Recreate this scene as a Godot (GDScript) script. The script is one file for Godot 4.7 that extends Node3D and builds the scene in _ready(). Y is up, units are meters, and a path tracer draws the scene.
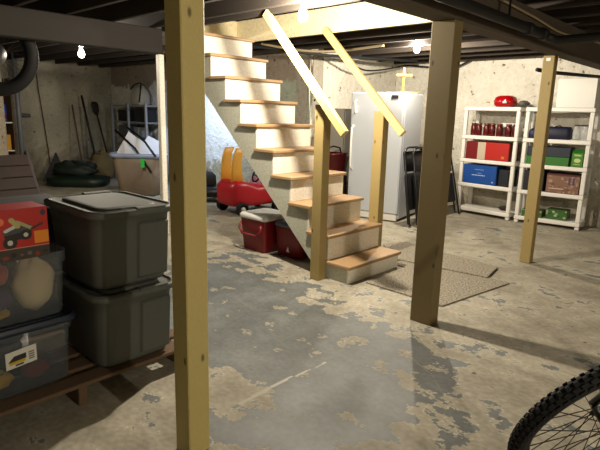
extends Node3D
# A basement: room axes X (right and away) and -Z (left and away); floor at y = 0.

var taken := {}
var mats := {}
var tex := {}
var rng := RandomNumberGenerator.new()

# ------------------------------------------------------------------ nodes
func numbered(called: String) -> String:
	if not taken.has(called):
		taken[called] = 0
		return called
	taken[called] += 1
	return "%s_%03d" % [called, taken[called]]

func thing(called: String, label: String, category: String, at := Vector3.ZERO, turn := 0.0, group := "") -> Node3D:
	var o := Node3D.new()
	o.name = numbered(called)
	add_child(o)
	o.position = at
	o.rotation.y = turn
	o.set_meta("label", label)
	o.set_meta("category", category)
	if group != "":
		o.set_meta("group", group)
	return o

func part(parent: Node, called: String, st: SurfaceTool, m: Material) -> MeshInstance3D:
	st.generate_normals()
	var o := MeshInstance3D.new()
	o.mesh = st.commit()
	o.material_override = m
	o.name = called
	parent.add_child(o, true)
	return o

func solo(called: String, label: String, category: String, st: SurfaceTool, m: Material, at := Vector3.ZERO, turn := 0.0, group := "") -> MeshInstance3D:
	st.generate_normals()
	var o := MeshInstance3D.new()
	o.mesh = st.commit()
	o.material_override = m
	o.name = numbered(called)
	add_child(o)
	o.position = at
	o.rotation.y = turn
	o.set_meta("label", label)
	o.set_meta("category", category)
	if group != "":
		o.set_meta("group", group)
	return o

func struct(called: String, st: SurfaceTool, m: Material) -> MeshInstance3D:
	var o := part(self, numbered(called), st, m)
	o.set_meta("kind", "structure")
	return o

func dup(src: Node3D, at: Vector3, turn: float, label := "") -> Node3D:
	var base: String = src.name
	if base.length() > 4 and base.substr(base.length() - 4, 1) == "_" and base.right(3).is_valid_int():
		base = base.left(base.length() - 4)
	var r := src.duplicate() as Node3D
	r.name = numbered(base)
	add_child(r)
	r.position = at
	r.rotation.y = turn
	if label != "":
		r.set_meta("label", label)
	return r

# ------------------------------------------------------------------ mesh building (corners run counter-clockwise seen from outside)
func nb(smooth := false) -> SurfaceTool:
	var st := SurfaceTool.new()
	st.begin(Mesh.PRIMITIVE_TRIANGLES)
	st.set_smooth_group(0 if smooth else -1)
	return st

func tri(st: SurfaceTool, a: Vector3, b: Vector3, c: Vector3) -> void:
	st.add_vertex(a)
	st.add_vertex(c)
	st.add_vertex(b)

func otri(st: SurfaceTool, a: Vector3, b: Vector3, c: Vector3, away: Vector3) -> void:
	if (b - a).cross(c - a).dot((a + b + c) / 3.0 - away) < 0.0:
		tri(st, a, c, b)
	else:
		tri(st, a, b, c)

func oquad(st: SurfaceTool, a: Vector3, b: Vector3, c: Vector3, d: Vector3, away: Vector3) -> void:
	otri(st, a, b, c, away)
	otri(st, a, c, d, away)

func box(st: SurfaceTool, c: Vector3, s: Vector3, bev := 0.0, bas := Basis.IDENTITY) -> void:
	var h := s * 0.5
	bev = minf(bev, minf(h.x, minf(h.y, h.z)) * 0.8)
	var P := func(sg: Vector3, k: int) -> Vector3:
		var v := Vector3.ZERO
		for i in 3:
			v[i] = sg[i] * (h[i] - (0.0 if i == k else bev))
		return c + bas * v
	for k in 3:
		var i := (k + 1) % 3
		var j := (k + 2) % 3
		for sk in [-1.0, 1.0]:
			var q: Array[Vector3] = []
			for e in [[-1.0, -1.0], [1.0, -1.0], [1.0, 1.0], [-1.0, 1.0]]:
				var sg := Vector3.ZERO
				sg[k] = sk
				sg[i] = e[0]
				sg[j] = e[1]
				q.append(P.call(sg, k))
			oquad(st, q[0], q[1], q[2], q[3], c)
		if bev > 0.0:
			for si in [-1.0, 1.0]:
				for sj in [-1.0, 1.0]:
					var s0 := Vector3.ZERO
					s0[i] = si
					s0[j] = sj
					var s1 := s0
					s0[k] = -1.0
					s1[k] = 1.0
					oquad(st, P.call(s0, i), P.call(s1, i), P.call(s1, j), P.call(s0, j), c)
	if bev > 0.0:
		for x in [-1.0, 1.0]:
			for y in [-1.0, 1.0]:
				for z in [-1.0, 1.0]:
					var sg := Vector3(x, y, z)
					otri(st, P.call(sg, 0), P.call(sg, 1), P.call(sg, 2), c)

func bx(x0: float, x1: float, y0: float, y1: float, z0: float, z1: float, bev := 0.0) -> SurfaceTool:
	var st := nb()
	box(st, Vector3((x0 + x1) / 2, (y0 + y1) / 2, (z0 + z1) / 2), Vector3(absf(x1 - x0), absf(y1 - y0), absf(z1 - z0)), bev)
	return st

func frame_at(dir: Vector3) -> Basis:   # y axis along dir
	var y := dir.normalized()
	var x := y.cross(Vector3.UP)
	if x.length() < 0.01:
		x = Vector3.RIGHT
	x = x.normalized()
	return Basis(x, y, x.cross(y))

func bar(st: SurfaceTool, a: Vector3, b: Vector3, w: float, d: float, bev := 0.0) -> void:
	box(st, (a + b) / 2, Vector3(w, a.distance_to(b), d), bev, frame_at(b - a))

func ring_round(w: float, d: float, r: float, y: float, n := 4, c := Vector2.ZERO) -> PackedVector3Array:
	var out := PackedVector3Array()
	r = minf(r, minf(w, d) * 0.499)
	for q in 4:
		var cx := (w / 2 - r) * (1.0 if q == 0 or q == 3 else -1.0)
		var cz := (d / 2 - r) * (1.0 if q < 2 else -1.0)
		for k in n + 1:
			var t := (q + float(k) / n) * PI / 2
			out.append(Vector3(c.x + cx + r * cos(t), y, c.y + cz + r * sin(t)))
	return out

func ring_circle(r: float, y: float, n := 16, c := Vector2.ZERO) -> PackedVector3Array:
	var out := PackedVector3Array()
	for k in n:
		out.append(Vector3(c.x + r * cos(TAU * k / n), y, c.y + r * sin(TAU * k / n)))
	return out

func centre(r: PackedVector3Array) -> Vector3:
	var s := Vector3.ZERO
	for p in r:
		s += p
	return s / r.size()

func loft(st: SurfaceTool, rings: Array, cap0 := true, cap1 := true, inward := false) -> void:
	var n: int = rings[0].size()
	for i in rings.size() - 1:
		var a: PackedVector3Array = rings[i]
		var b: PackedVector3Array = rings[i + 1]
		var m := (centre(a) + centre(b)) / 2
		var step := centre(b) - centre(a)
		for k in n:
			var k2 := (k + 1) % n
			var mid := (a[k] + a[k2] + b[k] + b[k2]) / 4
			var away := m
			if step.length() < 0.0001:
				away = mid + Vector3(0, -1, 0)
			if inward:
				away = mid * 2 - away
			if a[k].distance_squared_to(a[k2]) > 1e-12:
				otri(st, a[k], a[k2], b[k2], away)
			if b[k].distance_squared_to(b[k2]) > 1e-12:
				otri(st, a[k], b[k2], b[k], away)
	for e in 2:
		if (e == 0 and cap0) or (e == 1 and cap1):
			var r: PackedVector3Array = rings[0] if e == 0 else rings[-1]
			var o: PackedVector3Array = rings[1] if e == 0 else rings[-2]
			var c := centre(r)
			var away := centre(o)
			if away.distance_to(c) < 0.0001:
				away = c + Vector3(0, 1 if e == 0 else -1, 0)
			for k in n:
				otri(st, c, r[k], r[(k + 1) % n], away)

func tube(st: SurfaceTool, pts: Array, r: float, n := 8, closed := false) -> void:
	var rings := []
	var m := pts.size()
	var prev := Vector3.ZERO
	for i in m:
		var a: Vector3 = pts[(i - 1 + m) % m] if closed or i > 0 else pts[0]
		var b: Vector3 = pts[(i + 1) % m] if closed or i < m - 1 else pts[m - 1]
		var y := (b - a).normalized()
		var x := Vector3.UP.cross(y) if prev == Vector3.ZERO else (prev - y * prev.dot(y))
		if x.length() < 0.02:
			x = Vector3.RIGHT - y * y.x
		x = x.normalized()
		prev = x
		var z := x.cross(y)
		var ring := PackedVector3Array()
		for k in n:
			ring.append(pts[i] + (x * cos(TAU * k / n) + z * sin(TAU * k / n)) * r)
		rings.append(ring)
	if closed:
		rings.append(rings[0])
	loft(st, rings, not closed, not closed)

func lathe(st: SurfaceTool, prof: Array, n := 20, c := Vector3.ZERO, bas := Basis.IDENTITY) -> void:   # prof: [radius, height]
	var rings := []
	for p in prof:
		var r := ring_circle(maxf(p[0], 0.0004), p[1], n)
		for k in n:
			r[k] = c + bas * r[k]
		rings.append(r)
	loft(st, rings)

func prism(st: SurfaceTool, poly: PackedVector2Array, make: Callable, d0: float, d1: float) -> void:   # make(Vector2, depth) -> Vector3
	var t := Geometry2D.triangulate_polygon(poly)
	var mid := Vector3.ZERO
	for d in [d0, d1]:
		var off: Vector3 = make.call(poly[0], d0 + d1 - d)
		for i in range(0, t.size(), 3):
			var a: Vector3 = make.call(poly[t[i]], d)
			var b: Vector3 = make.call(poly[t[i + 1]], d)
			var c: Vector3 = make.call(poly[t[i + 2]], d)
			var nn := (b - a).cross(c - a)
			if nn.dot(make.call(poly[0], d) - off) < 0.0:
				tri(st, a, c, b)
			else:
				tri(st, a, b, c)
	var cw := Geometry2D.is_polygon_clockwise(poly)
	for i in poly.size():
		var p: Vector2 = poly[i]
		var q: Vector2 = poly[(i + 1) % poly.size()]
		var a: Vector3 = make.call(p, d0)
		var b: Vector3 = make.call(q, d0)
		var c: Vector3 = make.call(q, d1)
		var d: Vector3 = make.call(p, d1)
		var out2 := (q - p).orthogonal() * (1.0 if cw else -1.0)   # any outward hint in the polygon's plane
		var m2 := (p + q) / 2
		var away: Vector3 = make.call(m2 - out2.normalized() * 0.001, (d0 + d1) / 2)
		if Geometry2D.is_point_in_polygon(m2 + out2.normalized() * 0.001, poly):
			away = make.call(m2 + out2.normalized() * 0.001, (d0 + d1) / 2)
		oquad(st, a, b, c, d, away)
	mid = mid

func blob(st: SurfaceTool, c: Vector3, r: Vector3, seed_ := 1, rough := 0.15, nu := 16, nv := 10) -> void:
	var n := FastNoiseLite.new()
	n.seed = seed_
	n.frequency = 1.2
	var rings := []
	for j in nv + 1:
		var t := PI * j / nv
		var ring := PackedVector3Array()
		for i in nu:
			var u := TAU * i / nu
			var d := Vector3(sin(t) * cos(u), -cos(t), sin(t) * sin(u))
			ring.append(c + d * r * (1.0 + rough * n.get_noise_3dv(d * 1.0)))
		rings.append(ring)
	loft(st, rings, false, false)

# ------------------------------------------------------------------ textures and materials
func noise_bytes(w: int, h: int, seed_: int, freq: float, oct := 4, type := FastNoiseLite.TYPE_SIMPLEX_SMOOTH, seamless := true) -> PackedByteArray:
	var n := FastNoiseLite.new()
	n.seed = seed_
	n.frequency = freq
	n.noise_type = type
	n.fractal_octaves = oct
	var im := n.get_seamless_image(w, h) if seamless else n.get_image(w, h)
	im.convert(Image.FORMAT_L8)
	return im.get_data()

func ramp_tex(src: PackedByteArray, w: int, h: int, stops: Array) -> ImageTexture:   # stops: [value 0..1, Color]
	var lut := PackedByteArray()
	lut.resize(768)
	for v in 256:
		var x := v / 255.0
		var col: Color = stops[-1][1]
		if x <= stops[0][0]:
			col = stops[0][1]
		else:
			for i in stops.size() - 1:
				if x <= stops[i + 1][0]:
					var t: float = (x - stops[i][0]) / maxf(stops[i + 1][0] - stops[i][0], 1e-5)
					col = (stops[i][1] as Color).lerp(stops[i + 1][1], t)
					break
		lut[v * 3] = clampi(int(col.r * 255), 0, 255)
		lut[v * 3 + 1] = clampi(int(col.g * 255), 0, 255)
		lut[v * 3 + 2] = clampi(int(col.b * 255), 0, 255)
	var out := PackedByteArray()
	out.resize(w * h * 3)
	for i in w * h:
		var v := src[i] * 3
		out[i * 3] = lut[v]
		out[i * 3 + 1] = lut[v + 1]
		out[i * 3 + 2] = lut[v + 2]
	return ImageTexture.create_from_image(Image.create_from_data(w, h, false, Image.FORMAT_RGB8, out))

func g(v: float) -> Color:
	return Color(v, v, v)

func plain(key: String, c: Color, rough := 0.6, metal := 0.0) -> StandardMaterial3D:
	if mats.has(key):
		return mats[key]
	var m := StandardMaterial3D.new()
	m.resource_name = key
	m.albedo_color = c
	m.roughness = rough
	m.metallic = metal
	mats[key] = m
	return m

func textured(key: String, c: Color, t: Texture2D, scale: Vector3, rough := 0.7, world := true, bump := 0.0, bt: Texture2D = null) -> StandardMaterial3D:
	if mats.has(key):
		return mats[key]
	var m := plain(key, c, rough)
	m.albedo_texture = t
	m.uv1_triplanar = true
	m.uv1_world_triplanar = world
	m.uv1_triplanar_sharpness = 8.0
	m.uv1_scale = scale
	if bump > 0.0:
		m.heightmap_enabled = true
		m.heightmap_texture = bt if bt else t
		m.heightmap_scale = bump
	return m

func printed(key: String, im: Image, rough := 0.5) -> StandardMaterial3D:
	var m := plain(key, Color.WHITE, rough)
	m.albedo_texture = ImageTexture.create_from_image(im)
	return m

func panel(c: Vector3, u: Vector3, v: Vector3) -> SurfaceTool:   # a flat print: u to the right, v up
	var st := SurfaceTool.new()
	st.begin(Mesh.PRIMITIVE_TRIANGLES)
	var p := [c - u - v, c + u - v, c + u + v, c - u + v]
	var t := [Vector2(0, 1), Vector2(1, 1), Vector2(1, 0), Vector2(0, 0)]
	for k in [0, 2, 1, 0, 3, 2]:
		st.set_uv(t[k])
		st.add_vertex(p[k])
	return st

func disc(im: Image, cx: float, cy: float, rx: float, ry: float, c: Color) -> void:
	for y in range(maxi(0, int(cy - ry)), mini(im.get_height(), int(cy + ry) + 1)):
		for x in range(maxi(0, int(cx - rx)), mini(im.get_width(), int(cx + rx) + 1)):
			if pow((x - cx) / rx, 2) + pow((y - cy) / ry, 2) <= 1.0:
				im.set_pixel(x, y, c)

func stroke(im: Image, a: Vector2, b: Vector2, r: float, c: Color) -> void:
	var n := int(a.distance_to(b)) + 1
	for i in n + 1:
		var p := a.lerp(b, float(i) / n)
		disc(im, p.x, p.y, r, r, c)

func make_materials() -> void:
	# wood grain: stretched by the material's scale
	var w1 := noise_bytes(512, 512, 11, 0.018, 4)
	var w2 := noise_bytes(512, 512, 12, 0.09, 2)
	var wood := PackedByteArray()
	wood.resize(512 * 512)
	for i in 512 * 512:
		var s := w1[i]
		var rings_ := absf(fposmod(s * 0.05, 1.0) - 0.5) * 2.0
		wood[i] = clampi(int(150 + rings_ * 60.0 + (w2[i] - 128) * 0.2), 0, 255)
	for k in [[90, 60], [330, 210], [200, 400]]:
		for dy in range(-6, 7):
			for dx in range(-38, 39):
				var q := pow(dx / 38.0, 2) + pow(dy / 6.0, 2)
				if q < 1.0:
					var at: int = ((k[1] + dy + 512) % 512) * 512 + (k[0] + dx + 512) % 512
					wood[at] = int(lerpf(50.0, float(wood[at]), clampf(q * 1.3 - 0.25, 0.0, 1.0)))
	tex.wood = ramp_tex(wood, 512, 512, [[0.05, g(0.35)], [0.4, g(0.80)], [0.7, g(0.92)], [1.0, g(1.0)]])
	var sn := noise_bytes(512, 512, 21, 0.012, 5)
	var sn2 := noise_bytes(512, 512, 22, 0.05, 4)
	tex.fine = ramp_tex(sn2, 512, 512, [[0.1, g(0.9)], [0.5, g(0.97)], [0.85, g(1.0)]])
	tex.grime = ramp_tex(sn, 512, 512, [[0.15, g(0.72)], [0.45, g(0.9)], [0.7, g(1.0)]])
	# whitewashed stone: grain, peeled spots, damp marks
	var N := 1024
	var a := noise_bytes(N, N, 31, 0.006, 5)
	var b := noise_bytes(N, N, 32, 0.022, 5)
	var c := noise_bytes(N, N, 33, 0.07, 3)
	var wall := PackedByteArray()
	wall.resize(N * N)
	var relief := PackedByteArray()
	relief.resize(N * N)
	for i in N * N:
		var v := 212.0 + (b[i] - 128) * 0.14 + (c[i] - 128) * 0.10 + (a[i] - 128) * 0.12
		if b[i] < 58 and a[i] < 120:
			v -= (58 - b[i]) * 3.0
		wall[i] = clampi(int(v), 10, 255)
		relief[i] = clampi(int(128.0 + (b[i] - 128) * 0.75 + (c[i] - 128) * 0.4), 0, 255)
	tex.wall = ramp_tex(wall, N, N, [[0.2, Color(0.30, 0.27, 0.22)], [0.5, Color(0.62, 0.59, 0.52)], [0.72, Color(0.88, 0.87, 0.84)], [1.0, Color(1, 1, 1)]])
	tex.relief = ramp_tex(relief, N, N, [[0.0, g(0)], [1.0, g(1)]])

	var wd: Texture2D = tex.wood
	for ax in [["x", Vector3(0.55, 7, 7)], ["y", Vector3(7, 0.55, 7)], ["z", Vector3(7, 7, 0.55)]]:
		var s: Vector3 = ax[1]
		textured("pine_" + ax[0], Color(0.79, 0.72, 0.46), wd, s, 0.65)
		textured("treated_" + ax[0], Color(0.50, 0.435, 0.28), wd, s, 0.7)
		textured("old_beam_" + ax[0], Color(0.33, 0.285, 0.23), wd, s * 0.8, 0.85)
		textured("dark_beam_" + ax[0], Color(0.15, 0.13, 0.105), wd, s * 0.8, 0.85)  # beam timber darkened again: shade on the far beam put into its colour
		textured("dark_joist_" + ax[0], Color(0.20, 0.165, 0.13), wd, s * 0.7, 0.9)
		textured("tread_" + ax[0], Color(0.70, 0.57, 0.41), wd, s * 1.2, 0.5)
		textured("pallet_" + ax[0], Color(0.40, 0.31, 0.22), wd, s, 0.85)
		textured("brown_" + ax[0], Color(0.17, 0.105, 0.075), wd, s, 0.7)
		textured("newel_" + ax[0], Color(0.67, 0.585, 0.37), wd, s, 0.65)
		textured("rail_" + ax[0], Color(0.88, 0.77, 0.50), wd, s, 0.6)
	textured("painted_white", Color(0.91, 0.89, 0.83), tex.fine, Vector3(1.5, 1.5, 1.5), 0.55)
	textured("painted_grey", Color(0.74, 0.74, 0.67), tex.fine, Vector3(1.2, 1.2, 1.2), 0.6)
	textured("cream", Color(0.93, 0.88, 0.72), tex.fine, Vector3(1, 1, 1), 0.5)
	var wm := textured("wall", Color(0.97, 0.96, 0.93), tex.wall, Vector3(0.42, 0.42, 0.42), 0.9, true, 1.6, tex.relief)
	wm.vertex_color_use_as_albedo = true
	textured("concrete", Color(0.5, 0.47, 0.42), tex.grime, Vector3(0.8, 0.8, 0.8), 0.9)
	plain("white_plastic", Color(0.88, 0.87, 0.84), 0.4)
	plain("white_enamel", Color(0.74, 0.76, 0.78), 0.35)
	plain("black_rubber", Color(0.045, 0.045, 0.045), 0.8)
	plain("black_metal", Color(0.04, 0.04, 0.045), 0.4, 0.0)
	plain("black_pipe", Color(0.06, 0.055, 0.05), 0.6)
	plain("steel", Color(0.6, 0.6, 0.6), 0.35, 1.0)
	plain("tote_grey", Color(0.30, 0.31, 0.29), 0.55)
	plain("red_plastic", Color(0.70, 0.08, 0.14), 0.4)
	plain("cooler_red", Color(0.44, 0.02, 0.05), 0.5)
	plain("yellow_plastic", Color(0.88, 0.66, 0.26), 0.45)
	plain("cooler_white", Color(0.82, 0.82, 0.80), 0.5)
	plain("cooler_blue", Color(0.38, 0.44, 0.52), 0.5)
	plain("galvanised", Color(0.52, 0.53, 0.54), 0.5, 0.2)
	plain("brown_dark", Color(0.11, 0.075, 0.05), 0.6)
	plain("chair_seat", Color(0.045, 0.045, 0.05), 0.7)
	plain("blue_lid", Color(0.10, 0.14, 0.21), 0.45)

# ------------------------------------------------------------------ room
func wall_surface(called: String, o: Vector3, u: Vector3, len_: float, h: float, n: Vector3, tint: Callable, cell := 0.05, amp := 0.012) -> MeshInstance3D:
	# a rough masonry face (o = lower left corner, u along, n towards the room) with a solid body 0.2 m thick behind it
	var st := SurfaceTool.new()
	st.begin(Mesh.PRIMITIVE_TRIANGLES)
	st.set_smooth_group(0)
	var no := FastNoiseLite.new()
	no.seed = 5
	no.frequency = 1.3
	no.fractal_octaves = 4
	var nx := int(ceil(len_ / cell))
	var ny := int(ceil(h / cell))
	var P := []
	var C := []
	for j in ny + 1:
		for i in nx + 1:
			var q := o + u * (len_ * i / nx) + Vector3.UP * (h * j / ny)
			var d := amp * (no.get_noise_3dv(q) * 2.0 - 0.7)
			P.append(q + n * minf(d, 0.0))
			C.append(tint.call(q))
	var outward := u.cross(Vector3.UP).dot(n) > 0.0
	for j in ny:
		for i in nx:
			var k := j * (nx + 1) + i
			var idx := [k, k + 1, k + nx + 2, k, k + nx + 2, k + nx + 1]
			if outward:
				idx = [k, k + nx + 2, k + 1, k, k + nx + 1, k + nx + 2]
			for q in idx:
				st.set_color(C[q])
				st.add_vertex(P[q])
	st.set_smooth_group(-1)
	st.set_color(Color(0.4, 0.38, 0.34))
	var th := 0.2
	var c := o + u * len_ / 2 + Vector3.UP * h / 2 - n * (th / 2 + amp * 3.2)
	box(st, c, (u * len_ + n * th).abs() + Vector3.UP * h)
	return struct(called, st, mats.wall)

func build_room() -> void:
	# floor: concrete with grey paint that has peeled off in patches
	var X0 := -3.2
	var X1 := 7.4
	var Z0 := -10.3
	var Z1 := 3.2
	var N := 2048
	var big := noise_bytes(N, N, 41, 0.009, 6, FastNoiseLite.TYPE_SIMPLEX_SMOOTH, false)
	var mid := noise_bytes(N, N, 42, 0.026, 6, FastNoiseLite.TYPE_SIMPLEX_SMOOTH, false)
	var fin := noise_bytes(N, N, 43, 0.15, 3, FastNoiseLite.TYPE_SIMPLEX_SMOOTH, false)
	# where paint is left (+) and where it is gone (-): x, z, radius, weight
	var spots := [[2.35, -2.9, 0.7, 1.0], [2.1, -2.25, 0.55, 1.1], [1.8, -2.05, 0.4, 0.9], [1.95, -1.75, 0.4, 0.9], [2.25, -1.6, 0.32, 0.75], [1.45, -1.35, 0.3, 0.7], [1.27, -1.45, 0.22, 0.7], [1.8, -1.45, 0.25, 0.8], [1.4, -1.15, 0.3, 0.6], [2.45, -1.3, 0.3, 0.55], [2.0, -1.0, 0.45, 0.5], [2.0, -2.9, 0.5, 0.6], [2.7, -3.5, 0.5, 0.6],
		[1.45, -1.74, 0.17, -1.3], [2.75, -2.15, 0.25, -0.5], [2.75, -2.6, 0.25, -0.4], [3.0, -3.2, 0.3, -0.4], [0.93, -1.9, 0.4, -0.7]]
	var B := 160
	var bias := Image.create_empty(B, B, false, Image.FORMAT_L8)
	for j in B:
		for i in B:
			var x := X0 + (X1 - X0) * (i + 0.5) / B
			var z := Z0 + (Z1 - Z0) * (j + 0.5) / B
			var v := -1.35
			for s in spots:
				var d2: float = (pow(x - s[0], 2) + pow(z - s[1], 2)) / (s[2] * s[2])
				if d2 < 9.0:
					v += s[3] * exp(-d2) * (1.95 if s[3] > 0 else 1.0)
			bias.set_pixel(i, j, g(clampf(0.5 + v * 0.4, 0.0, 1.0)))
	bias.resize(N, N, Image.INTERPOLATE_BILINEAR)
	var bb := bias.get_data()
	var col := PackedByteArray()
	col.resize(N * N * 3)
	var rou := PackedByteArray()
	rou.resize(N * N)
	for i in N * N:
		var m := (bb[i] - 128) * 0.85 + (big[i] - 128) * 0.75 + (mid[i] - 128) * 1.35 + (fin[i] - 128) * 0.4
		var f := fin[i] - 128
		var l := (mid[i] - 128) * 0.16 + f * 0.14 + (big[i] - 128) * 0.2
		var k := i * 3
		if m > 0.0:
			# grey-blue paint
			col[k] = clampi(int(90 + l * 0.6), 0, 255)
			col[k + 1] = clampi(int(93 + l * 0.6), 0, 255)
			col[k + 2] = clampi(int(90 + l * 0.6), 0, 255)
			rou[i] = 140
		elif m > -7.0:
			# raw lip at the edge of the paint
			col[k] = clampi(int(176 + l), 0, 255)
			col[k + 1] = clampi(int(170 + l), 0, 255)
			col[k + 2] = clampi(int(150 + l), 0, 255)
			rou[i] = 200
		else:
			col[k] = clampi(int(152 + l * 0.9), 0, 255)
			col[k + 1] = clampi(int(145 + l * 0.9), 0, 255)
			col[k + 2] = clampi(int(127 + l * 0.85), 0, 255)
			rou[i] = 190
	var im := Image.create_from_data(N, N, false, Image.FORMAT_RGB8, col)
	# a pale scraped line and some dark scuffs on the paint
	var to_px := func(x: float, z: float) -> Vector2:
		return Vector2((x - X0) / (X1 - X0) * N, (z - Z0) / (Z1 - Z0) * N)
	for s in [[1.37, -1.63, 1.55, -1.637, 1.8], [1.55, -1.637, 1.72, -1.64, 1.2], [1.74, -1.63, 1.84, -1.625, 0.9], [1.88, -1.62, 1.96, -1.62, 0.8]]:
		stroke(im, to_px.call(s[0], s[1]), to_px.call(s[2], s[3]), s[4], Color(0.64, 0.62, 0.55))
	for s in [[2.35, -1.35, 2.25, -1.15, 0.8], [2.25, -1.15, 2.12, -1.02, 0.6], [2.6, -1.45, 2.45, -1.25, 0.6], [3.9, -1.0, 3.97, -0.97, 1.2]]:
		stroke(im, to_px.call(s[0], s[1]), to_px.call(s[2], s[3]), s[4], Color(0.47, 0.445, 0.38))
	for k in 60:
		var p: Vector2 = to_px.call(rng.randf_range(1.2, 5.5), rng.randf_range(-4.0, -0.3))
		disc(im, p.x, p.y, rng.randf_range(1, 3.2), rng.randf_range(0.8, 2.0), Color(0.33, 0.31, 0.27))
	var fm := plain("floor", Color(1, 1, 1), 1.0)
	fm.albedo_texture = ImageTexture.create_from_image(im)
	fm.roughness_texture = ImageTexture.create_from_image(Image.create_from_data(N, N, false, Image.FORMAT_L8, rou))
	var st := SurfaceTool.new()
	st.begin(Mesh.PRIMITIVE_TRIANGLES)
	var cs := [Vector3(X0, 0, Z0), Vector3(X1, 0, Z0), Vector3(X1, 0, Z1), Vector3(X0, 0, Z1)]
	var uv := [Vector2(0, 0), Vector2(1, 0), Vector2(1, 1), Vector2(0, 1)]
	for k in [0, 1, 2, 0, 2, 3]:
		st.set_uv(uv[k])
		st.set_smooth_group(-1)
		st.add_vertex(cs[k])
	st.set_uv(Vector2.ZERO)
	box(st, Vector3((X0 + X1) / 2, -0.111, (Z0 + Z1) / 2), Vector3(X1 - X0, 0.2, Z1 - Z0))
	struct("floor", st, fm)

	# walls
	var no := FastNoiseLite.new()
	no.seed = 9
	no.frequency = 2.2
	no.fractal_octaves = 4
	var white := func(q: Vector3) -> Color:
		var d := no.get_noise_3dv(q * 0.6)
		return Color(0.80, 0.785, 0.75) * (1.0 + 0.14 * d)
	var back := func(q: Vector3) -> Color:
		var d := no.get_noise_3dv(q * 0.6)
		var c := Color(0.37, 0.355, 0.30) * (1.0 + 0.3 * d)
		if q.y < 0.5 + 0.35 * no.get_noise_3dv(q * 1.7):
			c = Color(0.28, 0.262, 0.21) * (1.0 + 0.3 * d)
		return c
	var mixed := func(q: Vector3) -> Color:
		var d := no.get_noise_3dv(q * 1.4)
		if q.y > 1.72 + d * 0.2:
			return Color(0.34, 0.29, 0.24)          # bare sill course above the paint
		if q.z > -5.75 + d * 0.3:
			return Color(0.40, 0.455, 0.40)         # old green paint
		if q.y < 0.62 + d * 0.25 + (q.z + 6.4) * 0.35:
			return Color(0.44, 0.40, 0.30)  # beige below: lower edge of the cool light pool, painted in
		return Color(0.78, 0.78, 0.78)
	var rightw := func(q: Vector3) -> Color:
		var d := no.get_noise_3dv(q * 0.7)
		if q.z > -1.62 + d * 0.35 and q.y < 1.5 + d * 0.4:
			return Color(0.40, 0.37, 0.32)          # darker low patch at the near end
		if q.y < 0.45 + d * 0.3:
			return Color(0.52, 0.485, 0.42)
		return Color(0.82, 0.81, 0.78) * (1.0 + 0.1 * d)
	wall_surface("wall_right", Vector3(7.15, 0, -4.7), Vector3(0, 0, 1), 7.7, 2.26, Vector3(-1, 0, 0), rightw)
	wall_surface("wall_return", Vector3(5.15, 0, -4.68), Vector3(1, 0, 0), 2.02, 2.26, Vector3(0, 0, 1), white, 0.04, 0.02)
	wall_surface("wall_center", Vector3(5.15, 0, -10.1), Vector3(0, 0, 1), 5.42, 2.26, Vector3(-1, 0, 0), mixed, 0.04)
	wall_surface("wall_back", Vector3(-3.0, 0, -10.08), Vector3(1, 0, 0), 8.17, 2.26, Vector3(0, 0, 1), back, 0.07)
	wall_surface("wall_left", Vector3(-3.0, 0, -10.1), Vector3(0, 0, 1), 13.1, 2.26, Vector3(1, 0, 0), white, 0.15)
	wall_surface("wall_front", Vector3(-3.0, 0, 3.0), Vector3(1, 0, 0), 10.2, 2.26, Vector3(0, 0, -1), white, 0.15)
	# masonry pier at the far left
	var pier := SurfaceTool.new()
	pier.begin(Mesh.PRIMITIVE_TRIANGLES)
	pier.set_smooth_group(-1)
	pier.set_color(Color(0.44, 0.39, 0.32))
	box(pier, Vector3(2.2, 1.13, -9.05), Vector3(1.06, 2.26, 0.7), 0.02)
	struct("wall_pier", pier, mats.wall)

	# ceiling: subfloor with a stair opening, joists along Z as its parts
	st = nb()
	var sx0 := 2.98
	var sx1 := 3.85
	var sz0 := -4.62
	var sz1 := -2.2
	box(st, Vector3((X0 + sx0) / 2, 2.29, (Z0 + Z1) / 2), Vector3(sx0 - X0, 0.06, Z1 - Z0))
	box(st, Vector3((sx1 + X1) / 2, 2.29, (Z0 + Z1) / 2), Vector3(X1 - sx1, 0.06, Z1 - Z0))
	box(st, Vector3((sx0 + sx1) / 2, 2.29, (Z0 + sz0) / 2), Vector3(sx1 - sx0, 0.06, sz0 - Z0))
	box(st, Vector3((sx0 + sx1) / 2, 2.29, (sz1 + Z1) / 2), Vector3(sx1 - sx0, 0.06, Z1 - sz1))
	var ceil_ := struct("ceiling", st, mats.dark_joist_x)
	var jx := -2.9
	while jx < 7.1:
		var near_well := jx > sx0 - 0.03 and jx < sx1 + 0.06
		var far_z := -10.0 if jx < 5.05 else -4.6
		if near_well:
			part(ceil_, "joist", bx(jx - 0.022, jx + 0.022, 2.07, 2.259, far_z, sz0 - 0.06, 0.004), mats.dark_joist_z)
			part(ceil_, "joist", bx(jx - 0.022, jx + 0.022, 2.07, 2.259, sz1 + 0.06, 2.95, 0.004), mats.dark_joist_z)
		else:
			part(ceil_, "joist", bx(jx - 0.022, jx + 0.022, 2.07, 2.259, far_z, 2.95, 0.004), mats.dark_joist_z)
		jx += 0.41
	part(ceil_, "joist", bx(2.935, 2.978, 2.05, 2.259, sz0 - 0.05, sz1 + 0.05, 0.004), mats.dark_joist_z)
	part(ceil_, "header", bx(2.98, 3.85, 2.05, 2.259, sz0 - 0.055, sz0 - 0.012, 0.004), mats.dark_joist_x)
	part(ceil_, "header", bx(2.98, 3.85, 2.05, 2.259, sz1 + 0.005, sz1 + 0.05, 0.004), mats.old_beam_x)
	# painted lining of the stair well and the shaft above it
	struct("trim_1", bx(3.85, 3.875, 2.035, 2.62, sz0 - 0.01, -1.75, 0.003), mats.cream)
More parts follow.
